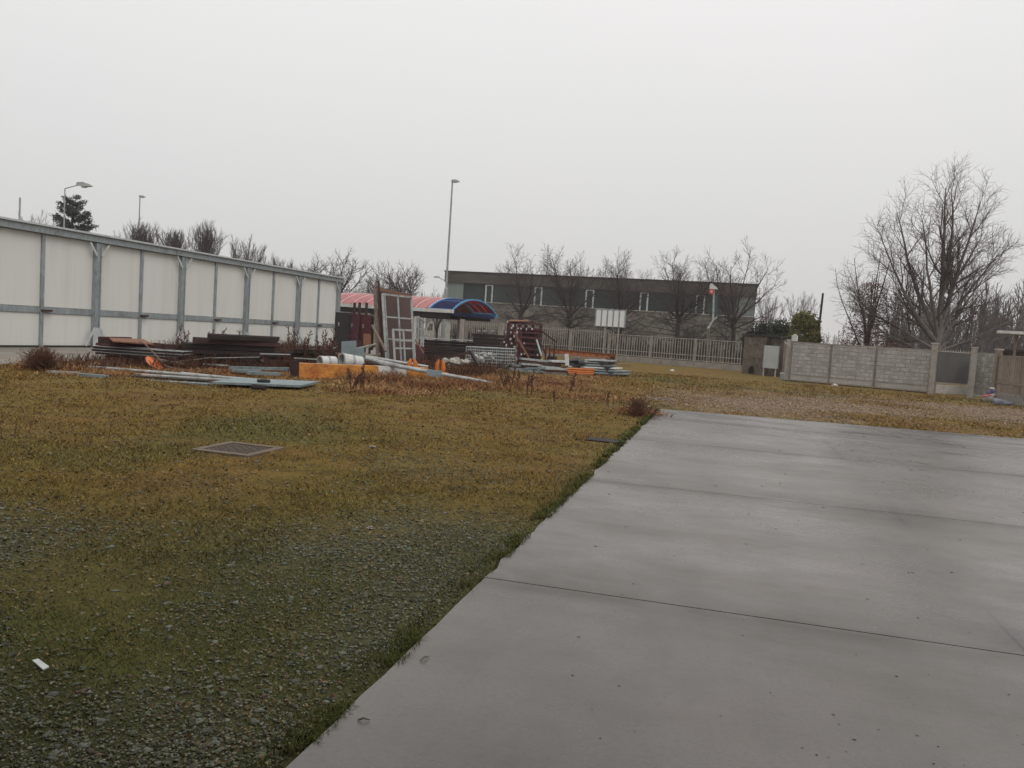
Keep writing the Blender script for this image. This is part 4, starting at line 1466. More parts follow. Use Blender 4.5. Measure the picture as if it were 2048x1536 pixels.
rows = [(1040, 490, 68, 11, 'leftmost bare pruned tree, beside the blue canopy end', (25, 58), 6),
        (1137, 497, 67, 12, 'bare pruned tree behind the fence left of the white board', (20, 52), 8),
        (1237, 516, 67, 13, 'slender bare pruned tree rising just behind the white board', (15, 42), 7),
        (1350, 492, 65, 14, 'bare pruned tree between the white board and the bent pole', (18, 52), 9),
        (1462, 487, 64, 15, 'widest bare pruned tree, at the right end of the warehouse', (22, 62), 9)]
for a in rows:
    pollard(a[0], a[1], a[2], a[3], a[4], a[5], a[6])
b = onground(1383, 61)
tree('bare_tree', 'small dense bare tree beside the bent pole behind the fence', b, 21, 2.0, .10, dict(n=12, ang=(15, 65), len=2.1, t0=.7, up=.05, rr=.35),
     [dict(n=(8, 11), t0=.1, ang=(20, 55), len=.9, rr=.6, seg=3, up=.05, rmin=.015), dict(n=(4, 6), t0=.1, ang=(20, 60), len=.5, rr=.7, seg=2, up=.05, rmin=.012)],
     group='pruned bare trees along the warehouse')
b = onground(872, 64.5)
tree('bare_tree', 'dark forked bare tree under the canopy roof before the white van', b, 22, 1.9, .12, dict(n=5, ang=(12, 40), len=2.3, t0=.6, up=.05, rr=.6),
     [dict(n=(4, 6), t0=.2, ang=(20, 50), len=1.0, rr=.6, seg=3, up=.05, rmin=.015)])

# the big bare tree right of the gate
BIG = [dict(n=(8, 10), t0=.14, ang=(20, 46), len=3.4, rr=.5, seg=5, up=.07, sides=4, rmin=.022, taper=.55, wob=.09),
       dict(n=(7, 9), t0=.08, ang=(22, 55), len=1.9, rr=.55, seg=4, up=.07, rmin=.013, taper=.5),
       dict(n=(5, 7), t0=.1, ang=(25, 60), len=.85, rr=.7, seg=2, up=.06, rmin=.009)]
b = onground(1862, 48)
H_ = float(Q(1900, 330, 48)[2])
rgb = random.Random(3)
tb = thing('bare_tree', 'largest bare spreading tree rising behind the gate at the right', 'tree', b)
T, Cn = MB(), MB()
ex = vnorm(_r*[1, 1, 0])
ey = np.array([-ex[1], ex[0], 0])
trk = path(rgb, (0, 0, -.1), (0, 0, 1), 4.0, 6, .02, .1)
T.tube(trk, [.40, .31, .29, .28, .27, .26, .25], 9)
limb = [(-60, .1, .14, 7.4, .62), (-45, -.3, .16, 8.8, .74), (-30, .3, .17, 9.3, .86), (-25, -.6, .14, 8.6, .8), (-13, -.1, .19, 9.5, 1), (-2, .2, .21, 9.7, 1), (7, -.3, .18, 9.0, 1),
        (20, .5, .15, 7.6, .95), (26, -.2, .14, 6.8, .85), (44, .2, .12, 5.6, .74), (72, -.2, .10, 6.2, .6), (-78, .4, .09, 5.6, .55), (58, .6, .08, 4.6, .6), (-40, .8, .10, 6.4, .7)]
for (an, dep, r0, Ln, ts) in limb:
    a = math.radians(an-2)
    p, _d = at_t(trk, ts*.98)
    d = vnorm(ex*math.sin(a)+ey*dep*.6+np.array([0, 0, math.cos(a)]))
    q = path(rgb, p, d, Ln*.93, 8, .06, .055)
    T.tube(q, [r0*(1-.86*j/8) for j in range(9)], 6)
    sprout(rgb, Cn, q, r0, r0*.18, 0, BIG)
for nm, mb, m in (('trunk', T, BARKG), ('crown', Cn, M('warm_twig_bark', (.065, .044, .036), (.105, .074, .062), 3, .95))):
    o = link(nm, mb.mesh(nm), m)
    o.parent = tb

# leaf faces
def leaf_object(name, pts, size, col, m, parent=None, flat=.5):
    pts = np.asarray(pts)
    n = len(pts)
    u_ = rng.normal(size=(n, 3))
    u_ /= np.linalg.norm(u_, axis=1)[:, None]
    v_ = np.cross(u_, rng.normal(size=(n, 3)))
    v_ /= np.linalg.norm(v_, axis=1)[:, None]
    s = (size*(.5+rng.random(n)))[:, None]
    V = np.stack([pts-u_*s, pts+v_*s*flat, pts+u_*s, pts-v_*s*flat], 1).reshape(-1, 3)
    Fc = np.arange(4*n).reshape(n, 4)
    me = np_mesh(name, V, Fc, np.repeat(col, 4, 0))
    o = link(name, me, m)
    o.parent = parent
    return o
LEAFM = Mcol('leaf_surface', .7, spec=.3)
# young beech-like tree holding dead leaves
b = np.array([*Q(1742, 600, 52)[:2], 0.0])
H_ = float(Q(1725, 522, 52)[2])
t = tree('leafy_brown_tree', 'slim tree still holding reddish dead leaves left of the largest tree', b, 31, H_*.30, .10,
         dict(n=10, ang=(2, 15), len=H_*.78, t0=.3, up=.05, rr=.7), [dict(n=(14, 18), t0=.06, ang=(45, 85), len=1.7, rr=.4, seg=3, up=.03, rmin=.012, taper=.7),
         dict(n=(4, 6), t0=.15, ang=(30, 65), len=.65, rr=.6, seg=2, up=.02, rmin=.008)], twig=M('reddish_twig', (.07, .038, .034), (.11, .065, .058), 3, .95))
lp = []
for _ in range(5200):
    z = H_*(.16+.66*rng.random()**1.5)
    R = 2.4*(1-z/H_)**.7
    a, q = rng.random()*6.28, R*rng.random()**.5
    lp.append((q*math.cos(a), q*math.sin(a), z))
leaf_object('dead_leaves', lp, .06, np.array([.15, .045, .035])*(.5+.9*rng.random(len(lp)))[:, None], LEAFM, t)
for (px, D, H2, lab, sd) in ((1796, 55, 3.6, 'low reddish shrub between the slim brown tree and the largest tree', 5),):
    b = onground(px, D)
    t = tree('brown_shrub', lab, b, sd, .5, .08, dict(n=14, ang=(8, 60), len=3.0, t0=.3, up=.03, rr=.4),
             [dict(n=(9, 12), t0=.1, ang=(25, 65), len=.9, rr=.5, seg=2, up=.03, rmin=.013)])
    lp = [(rng.normal()*1.5, rng.normal()*1.2, abs(rng.normal())*1.2+.5) for _ in range(2400)]
    leaf_object('dead_leaves', lp, .07, np.array([.11, .045, .035])*(.5+.9*rng.random(len(lp)))[:, None], LEAFM, t)

# evergreen bushes
def bush(px0, px1, ytop, D, label, cA, cB, seed, n=7000, leaf=.10):
    c = np.array([*Q((px0+px1)/2, ytop+25, D)[:2], 0.0])
    W = (px1-px0)/F*D/2*1.3
    H_ = float(Q((px0+px1)/2, ytop, D)[2])
    t = thing('evergreen_bush', label, 'bush', c)
    rg = np.random.default_rng(seed)
    lob = []
    for _ in range(26):
        a = rg.random()*6.28
        z = H_*(.30+.52*rg.random())
        q = W*.80*rg.random()**.5*min(1, 1.9*(1.02-z/H_))
        lob.append((q*math.cos(a), q*math.sin(a)*.8, z, W*(.18+.26*rg.random())))
    lob.append((0, 0, H_*.80, W*.5))
    P, colr = [], []
    for _ in range(n):
        lx, ly, lz, lr = lob[rg.integers(len(lob))]
        d = rg.normal(size=3)
        d /= np.linalg.norm(d)
        q = lr*(.5+.5*rg.random()+.35*rg.random()**4)
        p = np.array([lx, ly, lz])+d*q*np.array([1, 1, .85])
        if p[2] < .05: continue
        P.append(p)
        colr.append((np.array(cA) if rg.random() < .5 else np.array(cB))*(.5+.9*rg.random()))
    leaf_object('foliage', P, leaf, np.array(colr), LEAFM, t, .55)
    st = MB()
    rg2 = random.Random(seed)
    for _ in range(7):
        q = path(rg2, (0, 0, -.05), rdir(rg2, (0, 0, 1), rg2.uniform(.1, .7)), H_*.75, 4, .1, .05)
        st.tube(q, [.06, .05, .04, .03, .02], 5)
    o = link('stem', st.mesh('stem'), BARK)
    o.parent = t
    return t
bush(1576, 1648, 613, 56, 'rounded olive green bush behind the left end of the sliding gate', (.10, .10, .02), (.15, .13, .028), 1, 14000, .085)
bush(1528, 1592, 630, 58, 'dark green bush between the olive bush and the old pier', (.028, .036, .016), (.045, .058, .024), 2, 9000, .085)
bush(1490, 1556, 640, 57, 'lowest and darkest evergreen bush directly above the old pier', (.018, .022, .013), (.028, .032, .018), 3, 9000, .085)

# conifer above the white building
b = np.array([*Q(146, 391, 72)[:2], 0.0])
H_ = float(Q(146, 391, 72)[2])
t = thing('conifer', 'dark layered conifer above the white building beside the street lamp', 'tree', b)
rg = random.Random(8)
tk = MB().tube([(0, 0, -.1), (0, 0, H_*.5), (0, 0, H_*.97)], [.3, .2, .04], 7)
o = link('trunk', tk.mesh('trunk'), BARK)
o.parent = t
cb_, P, colr = MB(), [], []
zb = H_*.55
for i in range(46):
    tier = i//5
    fz = tier/9.2+rg.uniform(-.02, .02)
    z = zb+(H_-zb)*fz*.96
    R = (2.0, 1.9, 2.15, 2.05, 1.95, 1.75, 1.6, 1.35, 1.0, .6)[tier]*rg.uniform(.7, 1.12)
    az = i*2.4+rg.uniform(-.5, .5)
    d0 = vnorm((math.cos(az), math.sin(az), -.05 if tier < 3 else .15))
    q = path(rg, (0, 0, z), d0, max(.5, R), 5, .05, .09)
    cb_.tube(q, [.06, .05, .04, .03, .02, .012], 3)
    for _ in range(int(110*R)+20):
        tt = .22+.78*rg.random()
        p, _d = at_t(q, min(tt, .999))
        P.append(p+np.array([rg.gauss(0, .17), rg.gauss(0, .17), rg.gauss(.03, .10)]))
        colr.append(np.array([.020, .030, .028])*(.5+1.0*rg.random()))
o = link('branches', cb_.mesh('branches'), BARK)
o.parent = t
leaf_object('needles', P, .14, np.array(colr), LEAFM, t, .28)

# round many-stemmed bare trees behind the white building
FAN = [dict(n=(9, 11), t0=.25, ang=(10, 26), len=1.9, rr=.5, seg=3, up=.10, rmin=.022, taper=.5),
       dict(n=(5, 7), t0=.15, ang=(12, 32), len=.9, rr=.6, seg=2, up=.10, rmin=.016)]
def under(px, ytop, D):
    p = Q(px, ytop, D)
    return np.array([p[0], p[1], 0.0])
def fan(px, ytop, wpx, D, seed, label, n=40, group='bare trees behind the white building', spec=FAN, twig=BARKT, name='bare_tree'):
    b = under(px, ytop, D)
    H_ = float(Q(px, ytop, D)[2])
    W = wpx/F*D/2
    hc = H_*.62
    amax = math.degrees(math.atan2(W, hc*.75))
    return tree(name, label, b, seed, H_*.34, .2, dict(n=n, ang=(2, amax), len=hc*.98, t0=.75, up=.06, rr=.30, var=(.9, 1.05), wob=.05), spec, group=group, twig=twig)
HAZET = M('haze_paled_twig', (.16, .145, .14), (.22, .20, .195), 3, .95)  # far twigs paler than near bark, haze put into the colour
fan(285, 444, 58, 78, 41, 'first round bare tree from the left, behind the thin lamp pole')
fan(348, 460, 48, 80, 42, 'lowest of the three round bare trees above the white building')
fan(412, 450, 66, 80, 43, 'widest round bare tree above the middle of the white building')
fan(495, 477, 84, 88, 44, 'broad low bare tree above the fourth post of the white building', 24)
fan(545, 510, 50, 95, 45, 'small bare treetop right of the broad low one', 14)
fan(577, 522, 50, 98, 46, 'lowest bare treetop peeping over the white roof edge', 12)
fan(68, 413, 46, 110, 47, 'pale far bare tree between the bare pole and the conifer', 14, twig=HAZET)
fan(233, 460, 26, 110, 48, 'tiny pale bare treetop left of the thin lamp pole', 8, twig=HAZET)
OPEN = [dict(n=(9, 11), t0=.15, ang=(28, 58), len=2.2, rr=.6, seg=4, up=.10, rmin=.032, taper=.4),
        dict(n=(6, 8), t0=.15, ang=(25, 55), len=1.0, rr=.6, seg=2, up=.1, rmin=.02)]
def openp(px, ytop, D, seed, label, wide, n, hf=.5, **kw):
    b = under(px, ytop, D)
    H_ = float(Q(px, ytop, D)[2])
    return tree('bare_tree', label, b, seed, H_*(1-hf)*.95, .19, dict(n=n, ang=wide, len=H_*hf*1.05, t0=.8, up=.06, rr=.4, wob=.1), OPEN, **kw)
openp(606, 513, 92, 51, 'sparse forked treetop above the far end of the white roof', (8, 35), 4, .5)
openp(630, 519, 90, 52, 'sparse slim bare treetop left of the open wide tree', (8, 40), 4, .5)
openp(680, 511, 74, 53, 'open wide bare tree over the right end of the white building', (10, 80), 9, .52)
openp(808, 534, 76, 54, 'open bare tree above the red canopy roof', (12, 72), 10, .48)
openp(760, 548, 84, 56, 'low bare tree behind the leaning brown frames', (12, 60), 8, .5)
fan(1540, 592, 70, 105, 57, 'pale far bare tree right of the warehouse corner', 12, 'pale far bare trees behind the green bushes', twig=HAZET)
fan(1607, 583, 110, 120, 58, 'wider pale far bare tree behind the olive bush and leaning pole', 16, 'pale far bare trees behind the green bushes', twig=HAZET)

# far woods that read as one mass
def wood(name, px0, px1, D0, D1, n, h0, h1, label, m, seed, thick=.04):
    rg = random.Random(seed)
    mb = MB()
    for i in range(n):
        px, D = rg.uniform(px0, px1), rg.uniform(D0, D1)
        b = onground(px, D)
        h = rg.uniform(h0, h1)
        tr = path(rg, (b[0], b[1], -.2), (0, 0, 1), h, 4, .03, .1)
        mb.tube(tr, [thick*3, thick*2.4, thick*1.8, thick*1.2, thick*.5], 3, caps=False)
        for j in range(12):
            p, d = at_t(tr, .25+.74*j/12)
            L_ = h*.26*(1.1-.7*j/12)
            q = path(rg, p, rdir(rg, (0, 0, 1), rg.uniform(.25, .75)), L_, 2, .1, .12)
            mb.tube(q, [thick, thick*.8, thick*.4], 3, caps=False)
            for _ in range(2):
                p2, d2 = at_t(q, rg.uniform(.2, .9))
                mb.tube([p2, p2+rdir(rg, d2, .5)*L_*.5], [thick*.6, thick*.3], 3, caps=False)
    tag(link(name, mb.mesh(name), m), label, 'woodland', kind='stuff')
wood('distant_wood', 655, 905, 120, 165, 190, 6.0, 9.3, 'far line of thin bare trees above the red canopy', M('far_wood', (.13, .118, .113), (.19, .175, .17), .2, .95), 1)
wood('distant_wood', 1770, 2260, 75, 120, 300, 6.0, 11.5, 'dark bare woodland behind the narrow gate at the right', M('haze_lightened_wood', (.075, .062, .059), (.115, .097, .092), .2, .95), 2, .05)  # bark lightened here, part of the haze is in the colour
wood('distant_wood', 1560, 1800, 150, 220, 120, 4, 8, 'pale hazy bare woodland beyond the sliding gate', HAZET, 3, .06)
wood('dead_undergrowth', 890, 1500, 62, 74, 420, .9, 2.3, 'dark dead undergrowth between the rear fence and the warehouse', M('dark_brush', (.020, .015, .013), (.04, .03, .026), .2, .95), 6, .03)
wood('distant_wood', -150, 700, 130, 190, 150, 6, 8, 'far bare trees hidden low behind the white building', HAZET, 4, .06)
wood('distant_undergrowth', 1790, 2260, 70, 90, 420, 2.0, 4.5, 'dense dark undergrowth below the woodland at the right', M('dark_undergrowth', (.05, .041, .038), (.085, .072, .066), .2, .95), 5, .05)

# ---------------------------------------------------------------- the scrap heap
def at_z(px, py, D, z=None):
    p = Q(px, py, D)
    if z is not None: p[2] = z
    return p
def bar(name, a, b, w, h, m, label, cat, group=None):
    return solo(name, MB().beam(a, b, w, h), m, label, cat, group)
rj = random.Random(77)

# low stack of long steel sections on dark blocks, nearest the white building
GS = 'long steel sections stacked on dark blocks'
lab = ['topmost dark steel section of the blocked stack at the left', 'upper pale edged steel section of the blocked stack at the left',
       'middle pale edged steel section of the blocked stack at the left', 'lowest pale edged steel section of the blocked stack at the left']
rows_ = [(192, 687.5, 272, 699), (188, 694, 369, 706), (186, 699.5, 369, 712), (193, 705.5, 357, 717)]
for i, (a, b, c, d) in enumerate(rows_):
    for k in range(3):
        off = np.array([-.1, .32, 0])*k
        p, q = Q(a, b, 23.2)+off, Q(c, d, 23.6)+off
        w = MB().beam(p, q, .22, .055).beam(p+[0, 0, .035], q+[0, 0, .035], .16, .010)
        o = solo('steel_section', MB().beam(p, q, .20, .062), RUST if i == 0 else TIMBER, lab[i], 'steel section', GS)
        if i > 0:
            d_ = vnorm(q-p)
            part_mb = MB().beam(p+d_*.01+[0, 0, .036], q-d_*.01+[0, 0, .036], .21, .012)
            me = part_mb.mesh('pale_edge', np.array(o.location))
            e_ = link('pale_edge', me, PIPEW)
            e_.parent = o
for px in (221, 251, 300, 340):
    p = Q(px, 714+ (px-221)*.055, 23.5)
    solo('dark_block', MB().box(p[0]-.11, p[0]+.11, p[1]-.1, p[1]+.9, 0, p[2]+.06), TIMBER, 'dark timber block carrying the stacked steel sections', 'block', 'dark blocks under the steel sections')
# brown frame with a sheet on top of that stack
a, b = Q(206, 684, 23.3), Q(330, 695, 23.8)
fr_ = thing('open_frame', 'reddish brown open frame lying on top of the stacked steel sections', 'frame', (a+b)/2)
part(fr_, 'beam', MB().beam(a, b, .10, .11), RUST)
part(fr_, 'beam', MB().beam(a+[-.4, 1.1, .0], b+[-.4, 1.1, .0], .10, .11), RUST)
part(fr_, 'end_block', MB().box(a[0]-.09, a[0]+.05, a[1]-.1, a[1]+1.1, a[2]-.05, a[2]+.16), RUST)
part(fr_, 'end_block', MB().box(b[0]-.05, b[0]+.09, b[1]-.1, b[1]+1.1, b[2]-.05, b[2]+.10), RUST)
c = [Q(217, 677.5, 23.4), Q(226, 684, 22.9), Q(308, 690, 23.4), Q(285, 680, 24.3)]
solo('rusty_sheet', MB().quadslab(c, (0, 0, .035)), RUSTL, 'thin grey brown sheet lying tilted on top of the brown frame', 'sheet')
p = Q(180, 726, 21.6)
m = MB()
m.add([p+[-.5, 0, -.15], p+[.9, .2, -.15], p+[.9, .9, -.12], p+[-.5, .7, -.12], p+[-.2, .3, .10], p+[.5, .5, .08]], [(3, 2, 1, 0), (0, 1, 5, 4), (1, 2, 5), (2, 3, 4, 5), (3, 0, 4)])
solo('bent_sheet', m, RUST, 'bent rusty sheet lying before the blocked steel sections', 'sheet')
bar('steel_section', Q(180, 731, 20.9), Q(243, 734, 20.9), .10, .05, MAROON, 'dark red steel section just behind the long pale pipe', 'steel section')

# orange shovel
sh = thing('shovel', 'faded orange shovel with a long bent handle among the scrap', 'shovel', G(322, 741))
bl = [Q(291, 715, 21.2), Q(296, 712, 21.25), Q(304, 714, 21.25), Q(321, 727, 21.2), Q(327, 733, 21.2), Q(325, 738, 21.15), Q(316, 739, 21.1), Q(300, 731, 21.1), Q(292, 722, 21.15)]
cen = sum(bl)/len(bl)+np.array([.03, .1, -.03])
m = MB()
n_ = len(bl)
off = np.array([.0, .03, -.012])
m.add(bl+[cen]+[p+off for p in bl]+[cen+off], [(i, (i+1) % n_, n_) for i in range(n_)]+[((i+1) % n_+n_+1, i+n_+1, 2*n_+1) for i in range(n_)]+[((i+1) % n_, i, i+n_+1, (i+1) % n_+n_+1) for i in range(n_)])
part(sh, 'blade', m, SHOVELM)
part(sh, 'band', MB().tube([Q(305, 729.5, 21.05), Q(311, 719, 21.15)], .018, 5), DARK)
part(sh, 'handle', MB().tube([Q(279, 683, 22.4), Q(290, 688, 22.2), Q(312, 711, 21.6), Q(331, 732, 21.2), Q(352, 737, 21.0), Q(378, 743.5, 20.8)], .02, 6), M('handle_wood', (.12, .075, .06), (.18, .12, .10), 6, .7))

# long pale pipes and planks lying at the front
def pipe(a, b, r, m, label, group=None, n=10, name='steel_pipe', cap=True):
    t = thing(name, label, 'pipe', (np.array(a)+np.array(b))/2*[1, 1, 0]+[0, 0, min(a[2], b[2])-r], group)
    part(t, 'tube', MB().tube([a, (np.array(a)+b)/2, b], r, n), m, smooth=False)
    d_ = vnorm(np.array(b)-a)
    for e, s in ((a, -1), (b, 1)):
        part(t, 'open_end', MB().tube([e+d_*s*.0015, e+d_*s*.004], r*.75, n), DARK)
    return t
pipe(Q(178, 734, 20.2), Q(562, 764, 19.3), .042, PIPEW, 'longest pale pipe lying right across the front of the scrap heap')
pipe(Q(364, 746.5, 19.9), Q(574, 767.5, 18.9), .04, PIPEW, 'pale pipe close beside the right half of the longest pipe')
pipe(Q(270, 749, 19.2), Q(460, 760.5, 18.9), .035, PIPEW, 'shorter pale pipe in front of the longest pipe')
bar('dark_timber', Q(264, 755, 18.7), Q(415, 765, 18.5), .18, .10, TIMBER, 'dark timber lying between the front pipe and the pale front board', 'timber')
bar('steel_board', Q(262, 760, 18.3), Q(420, 769, 17.9), .26, .05, STEELB, 'blue grey board along the very front of the scrap heap', 'board')
bar('brown_timber', Q(416, 768, 18.1), Q(470, 761, 18.8), .12, .09, RUST, 'short reddish brown timber lying across the pale front boards', 'timber')
c = [G(424, 774), G(600, 781), G(637, 772), G(470, 765)]
for p in c: p[2] = .07
solo('grey_sheet', MB().quadslab(c, (0, 0, .05)), STEELB, 'pointed flat grey sheet at the right end of the front boards', 'sheet')
p = Q(527, 768.5, 18.2)
solo('black_ring', MB().ring((p[0], p[1], .125), (p[0], p[1], .185), .15, .08), BLACKP, 'small black rubber ring lying on the flat grey sheet', 'ring')
p = G(515, 781)
solo('dark_log', MB().tube([p+[-.14, 0, .07], p+[.17, .05, .06]], .07, 8), TIMBER, 'short dark log in the grass before the flat grey sheet', 'log')
bar('pale_rail', G(95, 746)+[0, 0, .03], G(160, 749)+[0, 0, .03], .10, .06, PIPEW, 'short pale rail in the grass beside the round dead shrub', 'rail')
bar('pale_rail', G(160, 752)+[0, 0, .03], G(215, 756)+[0, 0, .03], .14, .07, STEELB, 'short blue grey rail in the dead grass left of the front board', 'rail')
for i, (a, b, c, d) in enumerate([(460, 735.5, 578, 738), (466, 741, 520, 743), (495, 746, 560, 748)]):
    bar('steel_channel', Q(a, b, 22.0-i*.5), Q(c, d, 22.0-i*.5), .16, .08, STEELB, ['rearmost grey steel channel left of the orange beam', 'short middle grey steel channel left of the orange beam', 'foremost grey steel channel left of the orange beam'][i], 'steel channel')

# pile of dark wet timbers
GT = 'dark timbers of the stepped pile'
TL = 'dark wet timber stacked in the long stepped pile before the white building'
tiers = [(.09, 352, 566), (.26, 356, 560), (.43, 360, 560), (.60, 366, 556), (.77, 390, 555), (.93, 418, 553)]
for i, (z, xa, xb) in enumerate(tiers):
    for k in range(4):
        D0, D1 = 24.2+k*.42, 25.6+k*.42
        a, b = Q(xa+rj.uniform(-5, 5), 700, D0), Q(xb+rj.uniform(-9, 3), 700, D1)
        a[2], b[2] = z, z+rj.uniform(-.01, .01)
        solo('dark_timber', MB().beam(a, b, .19+rj.uniform(-.02, .03), .135+rj.uniform(-.02, .02)), TIMBER if rj.random() < .8 else RUST, TL, 'timber', GT)
TL2 = 'dark timber of the lower pile between the stepped pile and the grey sheets'
for i, (z, xa, xb) in enumerate([(.08, 548, 668), (.24, 552, 676), (.40, 556, 672), (.55, 590, 668)]):
    for k in range(2):
        a, b = Q(xa+rj.uniform(-4, 4), 700, 27+k*.4), Q(xb+rj.uniform(-6, 3), 700, 28+k*.4)
        a[2], b[2] = z, z+rj.uniform(-.01, .02)
        solo('dark_timber', MB().beam(a, b, .2, .13), TIMBER, TL2, 'timber', 'dark timbers of the lower pile')
bar('pale_batten', Q(520, 707.5, 24.1), Q(580, 709, 24.6), .06, .03, PIPEW, 'thin pale batten lying on the right end of the timber piles', 'batten')
bar('pale_batten', Q(408, 716, 23.5), Q(520, 714, 24.2), .05, .02, PIPEW, 'long thin pale batten along the face of the stepped timber pile', 'batten')
bar('pale_batten', Q(588, 716, 25), Q(640, 719, 25), .05, .03, PIPEW, 'short thin pale batten left of the white ducts', 'batten')

# orange yellow crane beam
DA, DB = 21.9, 24.6
cb = thing('crane_beam', 'long orange yellow steel box beam lying in the weeds with a white band', 'crane beam', G(596, 756))
def cbp(px, yt, yb, D):
    return Q(px, yt, D), Q(px, yb, D)
def seg(px0, yt0, yb0, D0, px1, yt1, yb1, D1, dep=.34):
    t0, b0 = cbp(px0, yt0, yb0, D0)
    t1, b1 = cbp(px1, yt1, yb1, D1)
    n_ = vnorm(np.cross(vnorm(t1-t0), (0, 0, 1)))
    if n_[1] < 0: n_ = -n_
    return MB().quadslab([b0, b1, t1, t0], n_*dep)
def lerp(a, b, t): return a+(b-a)*t
def bpx(px):
    t = (px-596)/(857-596)
    return lerp(726.5, 736, t), lerp(756, 757.5, t), lerp(DA, DB, t)
def body(xa, xb):
    a, b = bpx(xa), bpx(xb)
    return seg(xa, a[0], a[1], a[2], xb, b[0], b[1], b[2])
part(cb, 'box_body', body(597, 756.6), YELLOW)
part(cb, 'white_band', body(757, 813), WHITEP)
part(cb, 'box_body', body(813.4, 857), YELLOW)
a = bpx(597)
part(cb, 'flange', MB().beam(Q(597, 755.5, DA-.14), Q(757, 757.5, lerp(DA, DB, .61)-.14), .20, .04), ORANGE)
e0 = Q(596, 756, DA-.1)
part(cb, 'end_plate', MB().quadslab([Q(580, 721, DA+.45), Q(580, 755, DA+.45), Q(596, 758, DA-.12), Q(596, 722, DA-.12)], vnorm(Q(600, 740, DA)-Q(590, 740, DA))*.035), RUST)
for px, py, D in ((825, 722, 24.6), (881, 724, 25.2)):
    lug = MB()
    c = Q(px, py, D)
    for s in (-1, 1):
        pts_ = [c+ex*s*.06+[0, 0, -.45], c+ex*s*.10+[0, 0, -.22], c+ex*s*.09+[0, 0, -.06], c+ex*s*.05+[0, 0, .07]]
        lug.tube(pts_, [.04, .08, .07, .035], 6)
    part(cb, 'lifting_lug', lug, ORANGE)
c0, c1 = Q(857.5, 746, 24.6), Q(892, 752, 25.1)
part(cb, 'tail_bar', MB().beam(c0, c1, .16, .24), ORANGE)

# white duct pieces behind the beam
def duct(px, py, D, dirv, r, L_, label):
    c = Q(px, py, D)
    d = vnorm(np.array(dirv))
    t = thing('duct_pipe', label, 'duct', (c[0], c[1], c[2]-r))
    part(t, 'tube', MB().ring(c, c+d*L_, r, r*.86), WHITEP)
    part(t, 'collar', MB().ring(c+d*L_*.45, c+d*L_*.55, r*1.07, r*1.001), GALV)
    part(t, 'rim', MB().ring(c-d*.03, c-d*.001, r*1.05, r*.84), PIPEW)
    part(t, 'inside', MB().tube([c+d*L_*.9, c+d*L_*.92], r*.85, 16), DARK)
dv = ex*.80+ey*.6
duct(641, 724, 24.3, ex*.75+ey*.65, .19, .5, 'smaller white duct piece behind the left part of the orange beam')
duct(684, 720.5, 24.6, ex*.72+ey*.6+np.array([0, 0, -.12]), .23, .66, 'larger white duct piece with its open dark mouth facing the yard')
bar('dark_timber', at_z(626, 730, 24.9, .14), at_z(716, 732, 25.6, .14), .3, .26, TIMBER, 'thick dark timber under the two white ducts', 'timber')
# upright grey sheets
c = [Q(682, 733, 26.2), Q(711, 735, 26.4), Q(712, 681, 26.4), Q(683, 683, 26.2)]
gs = solo('grey_sheet', MB().quadslab(c, (.0, .04, 0)), SHEETG, 'taller upright grey metal sheet behind the larger white duct', 'sheet')
c = [Q(711.5, 733, 25.9), Q(729, 735, 26.2), Q(727.5, 693, 26.2), Q(711.5, 697, 25.9)]
gs = thing('grey_box', 'lower grey metal box with a white top beside the taller grey sheet', 'box', (c[0]+c[1])/2*[1, 1, 0])
part(gs, 'front', MB().quadslab(c, (0, .03, 0)), SHEETG)
part(gs, 'white_top', MB().quadslab([c[3]+[0, .031, .0], c[2]+[0, .031, .0], c[2]+[0.1, .7, .1], c[3]+[.1, .7, .02]], (0, 0, .02)), WHITEP)

# lying lamp post with two arms
lp_ = thing('lying_lamp_post', 'pale lamp post lying across the orange beam with a hatch box', 'lamp post', G(985, 768))
pa_, pb_ = Q(732, 716.5, 24.4), Q(990, 767, 24.6)
part(lp_, 'pole', MB().tube([pa_, Q(760, 724, 24.0), Q(800, 733, 23.7), Q(853, 743, 23.7), Q(920, 754.5, 24.0), pb_], [.055, .07, .07, .062, .055, .045], 8), PIPEW)
part(lp_, 'second_arm', MB().tube([Q(731, 713.5, 24.5), Q(790, 723, 24.8), Q(856, 733.5, 25.2)], [.06, .05, .045], 8), PIPEW)
part(lp_, 'crown_bracket', MB().quadslab([Q(731, 714, 24.35), Q(763, 724, 24.05), Q(764, 730, 24.05), Q(740, 726, 24.3)], (0, .04, 0)), SHEETG)
part(lp_, 'hatch_box', MB().quadslab([Q(852, 750, 23.55), Q(880, 756, 23.7), Q(882, 742, 23.7), Q(854, 738.5, 23.55)], (0, .1, 0)), STEELB)

